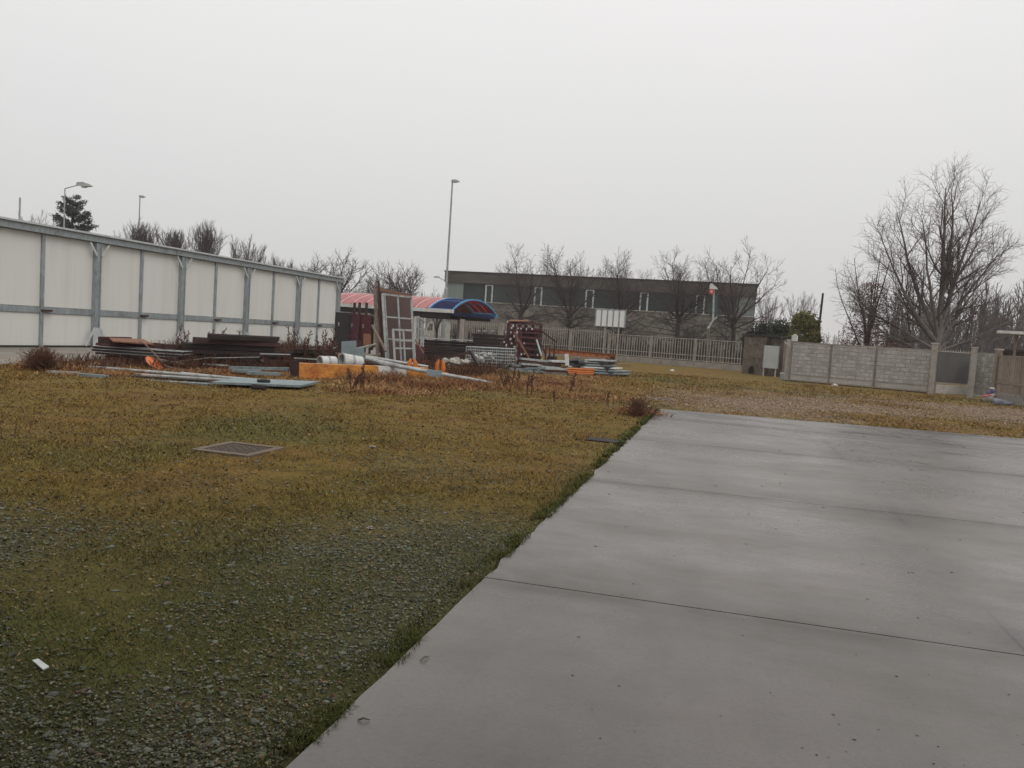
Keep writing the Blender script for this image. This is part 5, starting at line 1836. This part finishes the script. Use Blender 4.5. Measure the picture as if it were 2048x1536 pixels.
# tall brown boards and pale window frames leaning behind the beam
def lean(name, corners, th, m, label, cat, group=None):
    return solo(name, MB().quadslab(corners, th), m, label, cat, group)
LB = 'tall brown board leaning upright behind the pale window frames'
for k in range(3):
    o = vnorm(np.array([.10, .99, 0]))*(.16*k)
    dx = -ex*.10*k
    cs = [Q(767-2*k, 727, 31.6), Q(832, 724, 33.6), Q(821.5, 589-k*1.0, 34.4), Q(752+1.5*k, 574+k*1.5, 32.2)]
    lean('brown_board', [p+o+dx for p in cs], (0, .08, 0), BROWNB if k == 0 else (RUST if k == 1 else TIMBERG), LB, 'board', 'brown boards leaning upright')
    if k == 0:
        tt = solo('top_batten', MB().beam(cs[3]+[0, -.04, -.12], cs[2]+[0, -.04, -.12], .05, .2), RUSTL, 'rust coloured batten along the top of the front brown board', 'batten')
for (a, b, c, d, w, lab) in [(750, 577, 756, 722, .12, 'grey weathered plank at the left edge of the leaning boards'),
                             (757.5, 562, 761, 705, .07, 'thin dark rod standing higher than the leaning boards'),
                             (763, 585, 766, 716, .09, 'narrow brown plank between the dark rod and the pale frames')]:
    solo('upright_plank', MB().beam(Q(c, d, 31.3), Q(a, b, 31.7), w, w*.7, up=(0, 1, 0)), TIMBERG if w > .1 else RUST, lab, 'plank')
def sash(name, cs, us, vs, label, w=.075):
    """pale frame: corner points bl, br, tr, tl with bars at fractions us (upright) and vs (across)"""
    cs = [np.asarray(p) for p in cs]
    t = thing(name, label, 'window frame', (cs[0]+cs[1])/2)
    def P(u, v): return (cs[0]*(1-u)+cs[1]*u)*(1-v)+(cs[3]*(1-u)+cs[2]*u)*v
    m = MB()
    for u in (0, 1): m.beam(P(u, 0), P(u, 1), w, w*.8, up=(0, 1, 0))
    part(t, 'stile', m, PIPEW)
    for v in (0, 1):
        part(t, 'rail', MB().beam(P(0, v)+[0, -.005, 0], P(1, v)+[0, -.005, 0], w*.75, w), PIPEW)
    for u, v0, v1 in us:
        part(t, 'glazing_bar', MB().beam(P(u, v0)+[0, .006, 0], P(u, v1)+[0, .006, 0], w*.8, w*.5, up=(0, 1, 0)), PIPEW)
    for v, u0, u1 in vs:
        part(t, 'glazing_bar', MB().beam(P(u0, v)+[0, -.012, 0], P(u1, v)+[0, -.012, 0], w*.5, w*.8), PIPEW)
    return t
sash('window_frame', [Q(773, 722, 31.2), Q(828, 724, 32.6), Q(822.5, 594.5, 33.3), Q(764.5, 588, 31.6)], [(.07, 0, 1), (.52, 0, 1)],
     [(.66, .07, 1), (.33, .07, 1)], 'taller pale steel window frame leaning against the brown boards')
sash('window_frame', [Q(790, 727, 30.6), Q(830, 727, 31.6), Q(826.5, 661, 31.9), Q(786, 659, 30.8)], [(.50, 0, 1)],
     [(.45, 0, 1), (.68, 0, 1)], 'lower pale steel window frame standing in front of the taller frame')
bar('leaning_batten', Q(744, 650, 31.0), Q(772, 703, 30.4), .10, .06, TIMBERG, 'grey batten leaning diagonally against the left edge of the frames', 'batten')
bar('leaning_batten', Q(744, 634, 33), Q(744, 700, 33), .07, .07, RUST, 'short upright brown batten beside the maroon cabinets', 'batten')
# frames right of the boards
sash('window_frame', [Q(834, 694, 34.4), Q(845.5, 694, 36.0), Q(847, 642, 36.0), Q(836, 634, 34.4)], [(.62, 0, .85)], [(.62, 0, 1)], 'small slanted pale frame right of the leaning boards', .09)
lean('maroon_sheet', [Q(830, 722, 33.2), Q(847, 724, 33.5), Q(847.5, 694, 33.5), Q(830.5, 688, 33.2)], (0, .05, 0), MAROON, 'small maroon sheet standing right of the lower window frame', 'sheet')
bar('leaning_batten', Q(830, 679, 32.5), Q(847, 707, 32), .05, .04, RUSTL, 'thin rusty batten leaning beside the small maroon sheet', 'batten')

# maroon and black cabinets under the canopy
def cabinet(px0, px1, yt, D, m, label, dep=.8, legs=False):
    a, b = Q(px0, yt, D), Q(px1, yt, D)
    c = (a+b)/2
    t = thing('steel_cabinet', label, 'cabinet', (c[0], c[1], 0))
    z0 = .75 if legs else .05
    part(t, 'body', MB().quadslab([(a[0], a[1], z0), (b[0], b[1], z0), (b[0], b[1], a[2]), (a[0], a[1], a[2])], (-.2, dep, 0)), m)
    d = (b-a)*[1, 1, 0]
    part(t, 'door', MB().quadslab([a*[1, 1, 0]+d*.06+[0, -.04, z0+.1], a*[1, 1, 0]+d*.94+[0, -.04, z0+.1], a*[1, 1, 0]+d*.94+[0, -.04, a[2]-.08], a*[1, 1, 0]+d*.06+[0, -.04, a[2]-.08]], (0, .035, 0)), m)
    part(t, 'handle', MB().box(a[0]+d[0]*.3-.03, a[0]+d[0]*.3+.03, a[1]+d[1]*.3-.07, a[1]+d[1]*.3-.045, a[2]*.66, a[2]*.66+.2), PIPEW)
    if legs:
        for s in (.12, .88):
            q = a*[1, 1, 0]+d*s
            part(t, 'leg', MB().box(q[0]-.05, q[0]+.05, q[1]+.1, q[1]+.2, 0, z0-.003), RUST)
    return t
cabinet(671, 700, 624, 41, BLACKP, 'black steel cabinet against the end of the white building')
cabinet(701, 717, 627, 41.5, MAROON, 'narrow maroon cabinet between the black cabinet and the dark red one')
cabinet(722, 743, 629, 42, M('dark_red_paint', (.05, .006, .008), (.075, .01, .012), 3, .5), 'dark red cabinet on legs left of the leaning boards', legs=True)
lean('rust_sheet', [Q(726, 690, 40), Q(741, 691, 40), Q(741, 668, 40), Q(727, 667, 40)], (0, .05, 0), RUSTL, 'faded reddish sheet under the dark red cabinet', 'sheet')
for i, px in enumerate((709, 719, 733)):
    p = Q(px, 612, 43.5)
    solo('steel_post', MB().box(p[0]-.06, p[0]+.06, p[1]-.05, p[1]+.07, 0, p[2]+.2), RUST, ['dark steel post standing behind the maroon cabinet', 'dark steel post between the maroon and dark red cabinets', 'dark steel post behind the dark red cabinet'][i], 'post')
m = MB()
for k in range(9):
    p = Q(672+rj.uniform(0, 58), 690+rj.uniform(-10, 10), 35)
    q = p+np.array([rj.uniform(-.6, .6), rj.uniform(-.3, .3), rj.uniform(-.3, .4)])
    solo('scrap_bar', MB().beam(p, q, .06, .05), RUST if k % 2 else MAROON, 'short rusty bar in the tangle below the cabinets', 'bar', 'rusty bars below the cabinets')

# dark timber stacks behind
def stack(px0, px1, D0, D1, zt, dz, nk, label, group, m=TIMBER, name='dark_timber', w=.3, gap=.02, jit=8):
    z = dz/2
    i = 0
    while z < zt:
        for k in range(nk):
            a, b = Q(px0+rj.uniform(-jit, jit*.4), 690, D0+k*(w+.03)), Q(px1+rj.uniform(-jit*.4, jit), 690, D1+k*(w+.03))
            a[2] = b[2] = z
            solo(name, MB().beam(a, b, w, dz-gap), m, label, 'timber', group)
        z += dz
        i += 1
stack(848, 944, 38.5, 39.6, 1.0, .15, 2, 'dark brown timber in the low stack under the canopy posts', 'dark timbers of the low stack under the canopy', TIMBER, jit=16)
stack(947, 1010, 40.5, 41.0, 1.58, .19, 2, 'black timber in the taller stack left of the rusty rack', 'black timbers of the taller stack', TIMBER, jit=4)
bar('pale_batten', Q(846, 676, 38.2), Q(945, 681, 39.3), .14, .05, PIPEW, 'long pale batten on top of the low dark timber stack', 'batten')
for i, px in enumerate((955, 966, 982)):
    bar('pale_offcut', Q(px, 661.5, 40.3), Q(px+6, 662, 40.3), .1, .07, PIPEW, 'small pale offcut on top of the black timber stack', 'offcut', 'pale offcuts on the black timber stack')

# wire cage with rubble, dark bars
cg0, cg1 = Q(931, 737, 33.6), Q(1010.5, 741, 33.6)
ct0, ct1 = Q(932.5, 693.5, 33.6), Q(1011, 697.5, 33.6)
cage = thing('wire_cage', 'pale wire mesh cage box standing left of the rusty rack', 'cage', (cg0+cg1)/2*[1, 1, 0])
def face(m, a, b, t0, t1, nu, nv, r=.013):
    for i in range(nu+1):
        u = i/nu
        m.tube([a*(1-u)+b*u, t0*(1-u)+t1*u], r*(1.9 if i in (0, nu) else 1), 4)
    for j in range(nv+1):
        v = j/nv
        m.tube([a*(1-v)+t0*v, b*(1-v)+t1*v], r*(1.9 if j in (0, nv) else 1), 4)
dpt = np.array([.15, 1.1, 0])
cg0[2] = cg1[2] = .06
part(cage, 'front_mesh', (lambda m: (face(m, cg0, cg1, ct0, ct1, 9, 7), m)[1])(MB()), PIPEW)
part(cage, 'rear_mesh', (lambda m: (face(m, cg0+dpt, cg1+dpt, ct0+dpt, ct1+dpt, 9, 7), m)[1])(MB()), GALV)
part(cage, 'side_mesh', (lambda m: (face(m, cg0, cg0+dpt, ct0, ct0+dpt, 5, 7), m)[1])(MB()), PIPEW)
part(cage, 'side_mesh', (lambda m: (face(m, cg1, cg1+dpt, ct1, ct1+dpt, 5, 7), m)[1])(MB()), PIPEW)
part(cage, 'floor', MB().quadslab([cg0+[0, 0, .01], cg1+[0, 0, .01], cg1+dpt+[0, 0, .01], cg0+dpt+[0, 0, .01]], (0, 0, .03)), RUST)
def lump(c, r, seed, sq=.7):
    rg = np.random.default_rng(seed)
    v = IV*(1+.22*rg.normal(size=(len(IV), 1)))*np.array([r, r*.9, r*sq])
    return [tuple(p+np.array(c)) for p in v], [tuple(f) for f in IF]
for k in range(16):
    u = rj.random()
    c = cg0*(1-u)+cg1*u+dpt*rj.uniform(.15, .85)
    r = rj.uniform(.09, .17)
    c[2] = .1+rj.uniform(.05, .62)
    m = MB()
    m.add(*lump(c, r, k))
    solo('rubble_piece', m, WHITEP if k % 3 else CONC, 'pale rubble piece inside the wire cage', 'rubble', 'rubble inside the wire cage')
for k in range(12):
    p = G(rj.uniform(888, 934), rj.uniform(738, 745))
    m = MB()
    r = rj.uniform(.10, .2)
    m.add(*lump((p[0], p[1], r*.5+rj.uniform(0, .35)), r, 40+k))
    solo('rubble_piece', m, CONCL if k % 2 else CONC, 'pale rubble piece heaped left of the wire cage', 'rubble', 'rubble heaped left of the wire cage')
bar('dark_bar', Q(886, 722, 32.6), Q(941, 703, 32.8), .1, .09, RUST, 'dark bar sloping up against the left of the wire cage', 'bar')
bar('dark_bar', Q(941, 702, 32.9), Q(955, 728, 32.5), .12, .1, BLACKP, 'black bar sloping down before the wire cage', 'bar')

# rusty rack of upright frames with pale clips
rk0 = G(1012, 733)
rk = thing('rusty_rack', 'tall rusty brown rack of upright scaffold frames with small pale clips', 'rack', rk0)
DR = 37.0
def rp(px, py, dd=0.0): return Q(px, py, DR+dd)
ROWX = [(1018, 645, 1013, 732), (1028, 648, 1026, 733), (1040, 646, 1038, 733)]
for i, (xa, ya, xb, yb) in enumerate(ROWX):
    part(rk, 'upright', MB().beam(rp(xb, yb), rp(xa, ya), .16, .14, up=(0, 1, 0)), MAROON if i != 1 else RUST)
for i, (xa, ya, xb, yb) in enumerate([(1052, 650, 1052, 722), (1066, 650, 1066, 722), (1082, 650, 1079, 722)]):
    part(rk, 'upright', MB().beam(rp(xb, yb, 1.5), rp(xa, ya, 1.5), .12, .12, up=(0, 1, 0)), RUST)
for y_, dd in ((646, .2), (656, .3), (664, .4), (674, .3), (686, .5), (697, .4), (708, .4)):
    part(rk, 'cross_bar', MB().beam(rp(1018, y_-1.5, dd), rp(1083, y_+3, dd+1.2), .12, .10), RUST if y_ % 2 else MAROON)
part(rk, 'top_sheet', MB().quadslab([rp(1016, 643), rp(1055, 643.5), rp(1060, 642.5, 2.0), rp(1022, 640.5, 2.0)], (0, 0, .04)), RUSTL)
part(rk, 'infill_panel', MB().quadslab([rp(1042, 724, .9), rp(1080, 722, 1.9), rp(1080, 660, 1.9), rp(1042, 655, .9)], (0, .05, 0)), M('dark_rust_panel', (.028, .013, .011), (.055, .024, .02), 5, .85))
for (xa, ya, xb, yb) in ((1028, 664, 1060, 720), (1016, 668, 1001, 690), (1024, 690, 1042, 724), (1078, 658, 1112, 684)):
    part(rk, 'brace', MB().beam(rp(xa, ya, -.25), rp(xb, yb, -.35), .11, .07), RUSTL if xa == 1028 else RUST)
for (px, py) in ((1015, 644), (1026, 651), (1023, 656), (1012, 664), (1022, 664), (1028, 672), (1021, 678), (1008, 684), (1013, 690), (1023, 687), (1029, 693), (1032, 700), (1018, 709), (1033, 717), (1018, 727),
                 (1036, 656), (1042, 657), (1053, 658), (1064, 658), (1048, 686), (1049, 708), (1043, 709), (1034, 664), (1075, 710), (1082, 711), (1092, 712)):
    c = rp(px, py, -.42 if px < 1045 else .1)
    part(rk, 'clip', MB().box(c[0]-rj.uniform(.015, .04), c[0]+rj.uniform(.015, .04), c[1]-.03, c[1]+.03, c[2]-rj.uniform(.02, .07), c[2]+rj.uniform(.02, .06)), WHITEP)
bar('leaning_batten', Q(1073, 679, 36.4), Q(1083, 712, 36), .07, .05, PIPEW, 'pale batten leaning on the right of the rusty rack', 'batten')
bar('leaning_batten', Q(1076, 672, 36.6), Q(1092, 711, 36.2), .08, .05, RUST, 'dark batten leaning on the right of the rusty rack', 'batten')
for i, px in enumerate((1091, 1099, 1108)):
    bar('rusty_stake', Q(px, 722, 35.5), Q(px+.8, 690, 35.5), .06, .06, RUST, ['leftmost upright rusty stake right of the rack', 'middle upright rusty stake right of the rack', 'rightmost upright rusty stake right of the rack'][i], 'stake')

# stacks of planks and tubes right of the rack
for i, (a, b, c, d, D, m, lab) in enumerate([
        (1041, 717, 1098, 723, 34.5, PIPEW, 'uppermost pale plank at the foot of the rusty rack'),
        (1040, 723.5, 1120, 730, 34.2, RUST, 'dark plank just under the uppermost pale plank'),
        (1041, 727.5, 1082, 730, 34.0, PIPEW, 'short pale plank under the dark plank by the rack'),
        (1100, 722, 1140, 723.5, 34.6, WHITEP, 'white plank left of the black tarpaulin'),
        (1080, 733, 1118, 736, 34.0, PIPEW, 'pale plank above the bundle of thin steel bars'),
        (1020, 729.5, 1042, 732, 33.7, STEELB, 'short blue grey plate at the left end of the bars')]):
    bar('plank', Q(a, b, D), Q(c, d, D+.5), .32, .09, m, lab, 'plank')
    o = MB().beam(Q(a+1, b+3.4, D+.05), Q(c-1, d+3.4, D+.55), .28, .07)
    solo('plank', o, RUST, 'dark brown plank directly below a pale plank by the rack', 'plank', 'dark planks under the pale ones')
GB = 'thin steel bars bundled before the rusty rack'
for i in range(20):
    row, k = i//4, i % 4
    a = Q(1018+rj.uniform(-3, 6), 751-row*3.7, 33.0+k*.22)
    b = Q(1080+rj.uniform(-12, 14), 754.5-row*3.6+rj.uniform(-.6, .6), 33.4+k*.22)
    bar('steel_bar', a, b, .05, .05, STEELB if i % 3 else PIPEW, 'thin steel bar in the low bundle before the rusty rack', 'steel bar', GB)
for i in range(6):
    a = Q(1050+rj.uniform(-6, 10), 733+rj.uniform(0, 8), 33.0)
    b = Q(1086+rj.uniform(-14, 8), 739+rj.uniform(-4, 8), 32.8)
    bar('steel_bar', a, b, .06, .05, STEELB, 'blue grey steel bar lying askew on the bundle', 'steel bar', 'askew steel bars on the bundle')
GP = 'brown planks stacked left of the orange tubes'
for i in range(5):
    for k in range(2):
        a, b = Q(1084+rj.uniform(-3, 3), 753.5-i*4.2, 33.2+k*.4), Q(1131+rj.uniform(-3, 3), 755.5-i*4.2, 33.5+k*.4)
        bar('plank', a, b, .3, .075, (RUST, PIPEW, TIMBERG)[(i+k) % 3], 'weathered plank in the stack left of the orange tubes', 'plank', GP)
# rusty orange perforated beam
ob0, ob1 = Q(1092, 701, 38), Q(1231, 713.5, 39.2)
ob = thing('rusty_beam', 'long rusty orange perforated beam lying behind the grey sheets', 'beam', (ob0+ob1)/2)
part(ob, 'web', MB().beam(ob0, ob1, .06, .20), M('rusty_orange', (.30, .085, .03), (.40, .15, .06), 3, .8, c3=(.13, .04, .02), s3=3, t3=(.5, .65)))
d_ = vnorm(ob1-ob0)
part(ob, 'flange', MB().beam(ob0+[0, 0, .115], ob1+[0, 0, .115], .2, .03), RUSTL)
part(ob, 'flange', MB().beam(ob0-[0, 0, .115], ob1-[0, 0, .115], .2, .03), RUSTL)
for i in range(10):
    c = ob0+(ob1-ob0)*(.08+.09*i)
    part(ob, 'hole', MB().tube([c+[0, -.036, 0], c+[0, -.031, 0]], .05, 8), RUST)
for px, D in ((1104, 38.3), (1222, 39.2)):
    p = Q(px, 712, D)
    solo('dark_block', MB().box(p[0]-.2, p[0]+.2, p[1]-.15, p[1]+.25, 0, p[2]-.02), TIMBER, 'dark block under the left end of the rusty orange beam' if px < 1200 else 'dark block under the right end of the rusty orange beam', 'block')
for i, (y_, m) in enumerate(((737.5, ORANGE), (742, ORANGE), (746, ORANGE), (749.5, RUSTL))):
    pipe(Q(1133+i*1.5, y_, 33.4), Q(1189-i*1.2, y_+2, 33.6), .05, m, ['topmost orange tube of the small orange stack', 'second orange tube of the small orange stack', 'third orange tube of the small orange stack', 'lowest rusty tube under the orange tubes'][i], name='orange_tube')
lean('white_board', [Q(1130.5, 731, 33.9), Q(1138, 731.5, 33.9), Q(1136.5, 708, 33.9), Q(1129, 708, 33.9)], (.0, .06, 0), WHITEP, 'narrow white board standing upright left of the black tarpaulin', 'board')
c = Q(1152, 727, 34.8)
v, f = lump(c, .36, 99, .62)
v = [(a, b, max(zz, c[2]-.18)) for a, b, zz in v]
solo('black_tarpaulin', MB().add(v, f), BLACKP, 'crumpled black tarpaulin bundle on the grey sheets', 'tarpaulin')
GSH = [('white', WHITEP), ('grey', STEELB), ('grey', SHEETG), ('white', PIPEW)]
specs = [(1138, 751, 1252, 747.5, 1248, 741, 0, 2), (1140, 747, 1246, 745.5, 1240, 737, .05, 1), (1136, 743, 1234, 744, 1240, 734, .02, 0),
         (1150, 738, 1226, 739, 1238, 728, .0, 1), (1142, 735, 1206, 736.5, 1216, 727, 0, 0), (1168, 731, 1222, 732, 1228, 724, 0, 3)]
slab_l = ['lowest grey sheet of the fanned sheet stack', 'grey sheet second from the bottom of the fanned stack', 'white sheet third from the bottom of the fanned stack',
          'grey sheet above the widest white sheet in the fanned stack', 'upper white sheet of the fanned stack beside the tarpaulin', 'topmost pale sheet of the fanned stack']
for i, (xa, ya, xb, yb, xc, yc, dz, mi) in enumerate(specs):
    D = 34.0+i*.25
    a, b = Q(xa, ya, D), Q(xb, yb, D+1.2)
    b[2] = a[2] = .10+.105*i
    dv_ = np.array([rj.uniform(-.1, .3), 1.2, 0])
    solo('flat_sheet', MB().quadslab([a, b, b+dv_, a+dv_], (0, 0, .055)), GSH[mi][1], slab_l[i], 'sheet')
    bk = (a+b)/2
    solo('dark_batten', MB().box(bk[0]-.7, bk[0]+.7, bk[1]+.1, bk[1]+.9, .0 if i == 0 else a[2]-.05, a[2]-.003), DARK, 'dark batten between two sheets of the fanned stack', 'batten', 'battens in the fanned sheet stack')

# short scrap battens strewn through the heap
for i in range(64):
    x0, x1, y0, y1 = rj.choice(((345, 690, 704, 742), (345, 690, 704, 742), (845, 1010, 708, 740), (690, 840, 722, 742), (1010, 1240, 728, 742)))
    p = G(rj.uniform(x0, x1), rj.uniform(y0, y1))
    a = rj.uniform(0, 3.14)
    L_ = rj.uniform(.35, 1.3)
    p[2] = rj.uniform(.05, .3)
    q = p+np.array([math.cos(a)*L_, math.sin(a)*L_, rj.uniform(-.15, .18)])
    q[2] = max(.04, q[2])
    bar('scrap_batten', p, q, rj.uniform(.04, .12), rj.uniform(.02, .05), rj.choice((RUST, TIMBER, TIMBERG, RUSTL, PIPEW, STEELB)), 'short scrap batten strewn among the dead stems', 'batten', 'short scrap battens in the heap')

# dead shrub and single dry weeds
SHR = [dict(n=(9, 12), t0=.1, ang=(20, 60), len=.42, rr=.6, seg=3, up=.03, rmin=.006), dict(n=(5, 7), t0=.1, ang=(20, 60), len=.2, rr=.7, seg=2, up=.02, rmin=.005)]
def shrub(px, py, h, w, n, label, seed, name='dead_shrub', m=DRYSTEM, spec=SHR):
    rg = random.Random(seed)
    b = G(px, py)
    t = thing(name, label, 'shrub', b)
    T, Cn = MB(), MB()
    for i in range(n):
        a = math.atan2(w, h)
        q = path(rg, (rg.gauss(0, .05), rg.gauss(0, .05), -.03), rdir(rg, (0, 0, 1), rg.uniform(.05, a)), math.hypot(h, w)*rg.uniform(.6, 1), 4, .12, .0)
        T.tube(q, [.012, .01, .008, .007, .005], 4)
        sprout(rg, Cn, q, .010, .004, 0, spec)
    for nm, mb in (('stems', T), ('twigs', Cn)):
        o = link(nm, mb.mesh(nm), m)
        o.parent = t
    return t
shrub(83, 741, .32, .36, 24, 'round brown dead shrub alone before the white building', 61)
shrub(1283, 833, .18, .22, 8, 'small dead brown shrub at the far corner of the slab', 62)
def weed(px, py, ytop, D, label, seed, nst=3, spread=.25, seeds=True, group=None, lean_=0.0):
    """tall dry dock or willowherb: stems with short side shoots and rusty seed clusters"""
    rg = random.Random(seed)
    b = onground(px, D)
    h = max(.2, float(Q(px, ytop, D)[2]))*1.08
    t = thing('dry_weed', label, 'weed', b, group)
    T, Sd = MB(), MB()
    for i in range(nst):
        d = rdir(rg, (0, 0, 1), rg.uniform(.02, spread))
        if lean_: d = vnorm(d+ex*lean_)
        hh = h*(1 if i == 0 else rg.uniform(.55, .95))
        q = path(rg, (rg.gauss(0, .06), rg.gauss(0, .06), -.03), d, hh, 6, .06, .03)
        T.tube(q, [.026, .023, .02, .017, .014, .011, .008], 4)
        for k in range(11):
            tt = .35+.6*k/11
            p, dd = at_t(q, tt)
            s = path(rg, p, rdir(rg, dd, rg.uniform(.5, 1.1)), hh*.24*(1.25-tt), 3, .15, .1)
            T.tube(s, [.013, .011, .009, .007], 3)
            if seeds:
                for _ in range(8):
                    c, _d = at_t(s, rg.uniform(.2, .99))
                    r = rg.uniform(.010, .022)
                    Sd.add([c+np.array(v_)*r for v_ in ((1, 0, 0), (0, 1, 0), (-1, 0, 0), (0, -1, 0), (0, 0, 1.6), (0, 0, -1.2))], [tuple(f_) for f_ in OF])
    o = link('stems', T.mesh('stems'), DRYSTEM)
    o.parent = t
    if Sd.v:
        o = link('seed_heads', Sd.mesh('seed_heads'), M('rusty_seed', (.075, .035, .024), (.12, .06, .04), 9, .95) if 'rusty_seed' not in bpy.data.materials else bpy.data.materials['rusty_seed'])
        o.parent = t
    return t
W_ = [(352, 737, 650, 24.0, 'tallest dry weed at the third post of the white building', 4, .25, .18),
      (424, 735, 654, 25.5, 'dry weed rising above the stepped timber pile left of the fourth post', 4, .4, 0),
      (440, 735, 664, 25.6, 'drooping dry weed above the stepped timber pile near the fourth post', 3, .5, .15),
      (486, 735, 660, 26.0, 'dense dry weed right before the fourth post of the white building', 4, .2, 0),
      (588, 735, 642, 26.5, 'tall arching dry weed before the fifth post of the white building', 4, .35, -.25),
      (608, 735, 660, 26.5, 'dry weed just right of the fifth post of the white building', 5, .35, .0),
      (636, 735, 658, 26.2, 'bushy dry weed before the last panels of the white building', 5, .35, .1),
      (652, 735, 655, 26.4, 'dry weed leaning right at the end of the white building', 5, .4, .25),
      (572, 735, 680, 26.0, 'low dry weed at the right end of the stepped timber pile', 4, .5, 0),
      (126, 745, 713, 18.2, 'single dry spike in the grass right of the round dead shrub', 1, .1, 0),
      (142, 745, 718, 18.3, 'short dry spike left of the blocked steel sections', 1, .1, 0),
      (160, 745, 702, 19.5, 'dry weed leaning right in front of the second wall post', 2, .25, .3),
      (728, 770, 728, 18.6, 'dark dry weed standing before the middle of the orange beam', 2, .2, .1),
      (702, 770, 738, 18.6, 'low dark weed before the orange beam under the larger duct', 3, .5, 0),
      (1026, 770, 733, 23.0, 'dark dry weed under the right end of the lying lamp post', 3, .3, 0),
      (1060, 780, 742, 20.5, 'pair of dark dry spikes before the bundle of steel bars', 2, .12, 0),
      (1010, 770, 745, 22.5, 'low dry weed at the end of the lying lamp post', 3, .4, 0),
      (1144, 775, 745, 23.0, 'green brown weed before the orange tubes', 3, .35, 0),
      (1104, 800, 782, 19.0, 'tiny dry spike alone in the open grass before the planks', 1, .1, 0),
      (1212, 800, 782, 20.0, 'tiny dry spike in the open grass before the fanned sheets', 1, .2, 0)]
for i, (px, py, yt, D, lab, ns, spd, ln) in enumerate(W_):
    weed(px, py, yt, D, lab, 100+i, ns, spd, True, None, ln)
for i, (px, py, hh) in enumerate(((5, 880, .30), (26, 874, .34), (58, 868, .28), (150, 892, .14), (212, 888, .36), (186, 892, .2), (168, 895, .16))):
    b = G(px, py)
    rg = random.Random(i)
    T = MB()
    q = path(rg, (b[0], b[1], -.02), rdir(rg, (0, 0, 1), .25), hh, 4, .1, 0)
    T.tube(q, [.006, .005, .004, .003, .002], 4)
    for k in range(3):
        p, d = at_t(q, .3+.2*k)
        T.tube([p, p+rdir(rg, d, .6)*hh*.25], [.003, .002], 3)
    solo('dry_stalk', T, DRYSTEM, 'thin dry stalk standing in the short grass at the left', 'stalk', 'thin dry stalks in the grass at the left', loc=(b[0], b[1], 0))

# litter
p = G(80, 1341)
solo('white_strip', MB().quadslab([G(64, 1331)+[0, 0, .02], G(86, 1350)+[0, 0, .02], G(98, 1346)+[0, 0, .025], G(76, 1330)+[0, 0, .025]], (0, 0, .006)), M('pale_plastic', (.5, .53, .5), (.6, .62, .6), 20, .5), 'small white plastic strip lying on the pebbles in the near left corner', 'strip')
for i, (px, py, a, L_) in enumerate(((840, 1335, 1.2, .055), (866, 1095, 1.3, .14), (715, 1456, .2, .045), (1240, 1060, .4, .1))):
    b = G(px, py)
    z = .035 if i in (0, 2) else .02
    solo('twig', MB().tube([b+[0, 0, z], b+[math.cos(a)*L_*.5, math.sin(a)*L_*.5, z+.01], b+[math.cos(a)*L_, math.sin(a)*L_+.01, z]], [.004, .005, .002], 5), TIMBERG,
         ['grey twig on the near left part of the slab', 'upright looking dry twig in the gravel left of the slab', 'dark leaf stalk at the near edge of the slab', 'dry twig in the grass near the slab edge'][i], 'twig')
for i, (px, py, s) in enumerate(((742, 1058, .035), (745, 896, .05), (1344, 742, .14), (1670, 772, .16), (1590, 748, .1))):
    b = G(px, py)
    m = MB()
    m.add(*lump((b[0], b[1], s*.3), s, 200+i, .4))
    solo('pale_stone', m, CONC if i < 2 else WHITEP, ['pale flat stone in the gravel left of the slab', 'grey brown stone in the grass right of the manhole', 'white scrap in the grass before the rear fence', 'white scrap in the grass before the sliding gate', 'small white scrap in the grass near the meter cabinet'][i], 'stone' if i < 2 else 'scrap')
# bags by the right fence
b = G(1974, 804)
bg = thing('rubbish_bag', 'striped white and red rubbish bag with a purple top beside the narrow gate', 'bag', b)
def blob(c, r, seed): 
    m = MB()
    v, f = lump(c, 1.0, seed, 1.0)
    v = [(c[0]+(a-c[0])*r[0], c[1]+(b_-c[1])*r[1], max(.0, c[2]+(z-c[2])*r[2])) for a, b_, z in v]
    return m.add(v, f)
part(bg, 'lower_bag', blob((b[0]+.05, b[1], .17), (.26, .2, .19), 1), WHITEP, smooth=True)
part(bg, 'red_stripe', blob((b[0]+.05, b[1]-.01, .27), (.27, .2, .08), 2), M('dull_red_plastic', (.36, .09, .10), (.45, .14, .14), 9, .5), smooth=True)
part(bg, 'purple_top', blob((b[0]+.12, b[1]+.02, .43), (.15, .14, .14), 3), M('dull_purple_plastic', (.09, .08, .16), (.13, .11, .22), 9, .5), smooth=True)
part(bg, 'white_knot', blob((b[0]+.15, b[1]+.02, .59), (.11, .1, .07), 4), WHITEP, smooth=True)
b = G(2006, 810)
solo('grey_bag', blob((b[0], b[1]+.05, .08), (.38, .25, .15), 9), M('grey_plastic', (.13, .14, .17), (.2, .21, .25), 6, .5), 'flat grey plastic bag lying at the foot of the right fence', 'bag', smooth=True)

hm = bpy.data.materials.new('haze_air')
hm.use_nodes = True
hm.node_tree.nodes.clear()
ho = hm.node_tree.nodes.new('ShaderNodeOutputMaterial')
hv_ = hm.node_tree.nodes.new('ShaderNodeVolumePrincipled')
hv_.inputs['Density'].default_value = .0006
hv_.inputs['Color'].default_value = (.95, .95, .96, 1)
hm.node_tree.links.new(hv_.outputs[0], ho.inputs['Volume'])
hb = MB().box(-420, 420, -60, 480, -1.2, 40)
o = link('haze', hb.mesh('haze'), hm)
tag(o, 'thin pale winter haze over the yard', 'haze', kind='stuff')
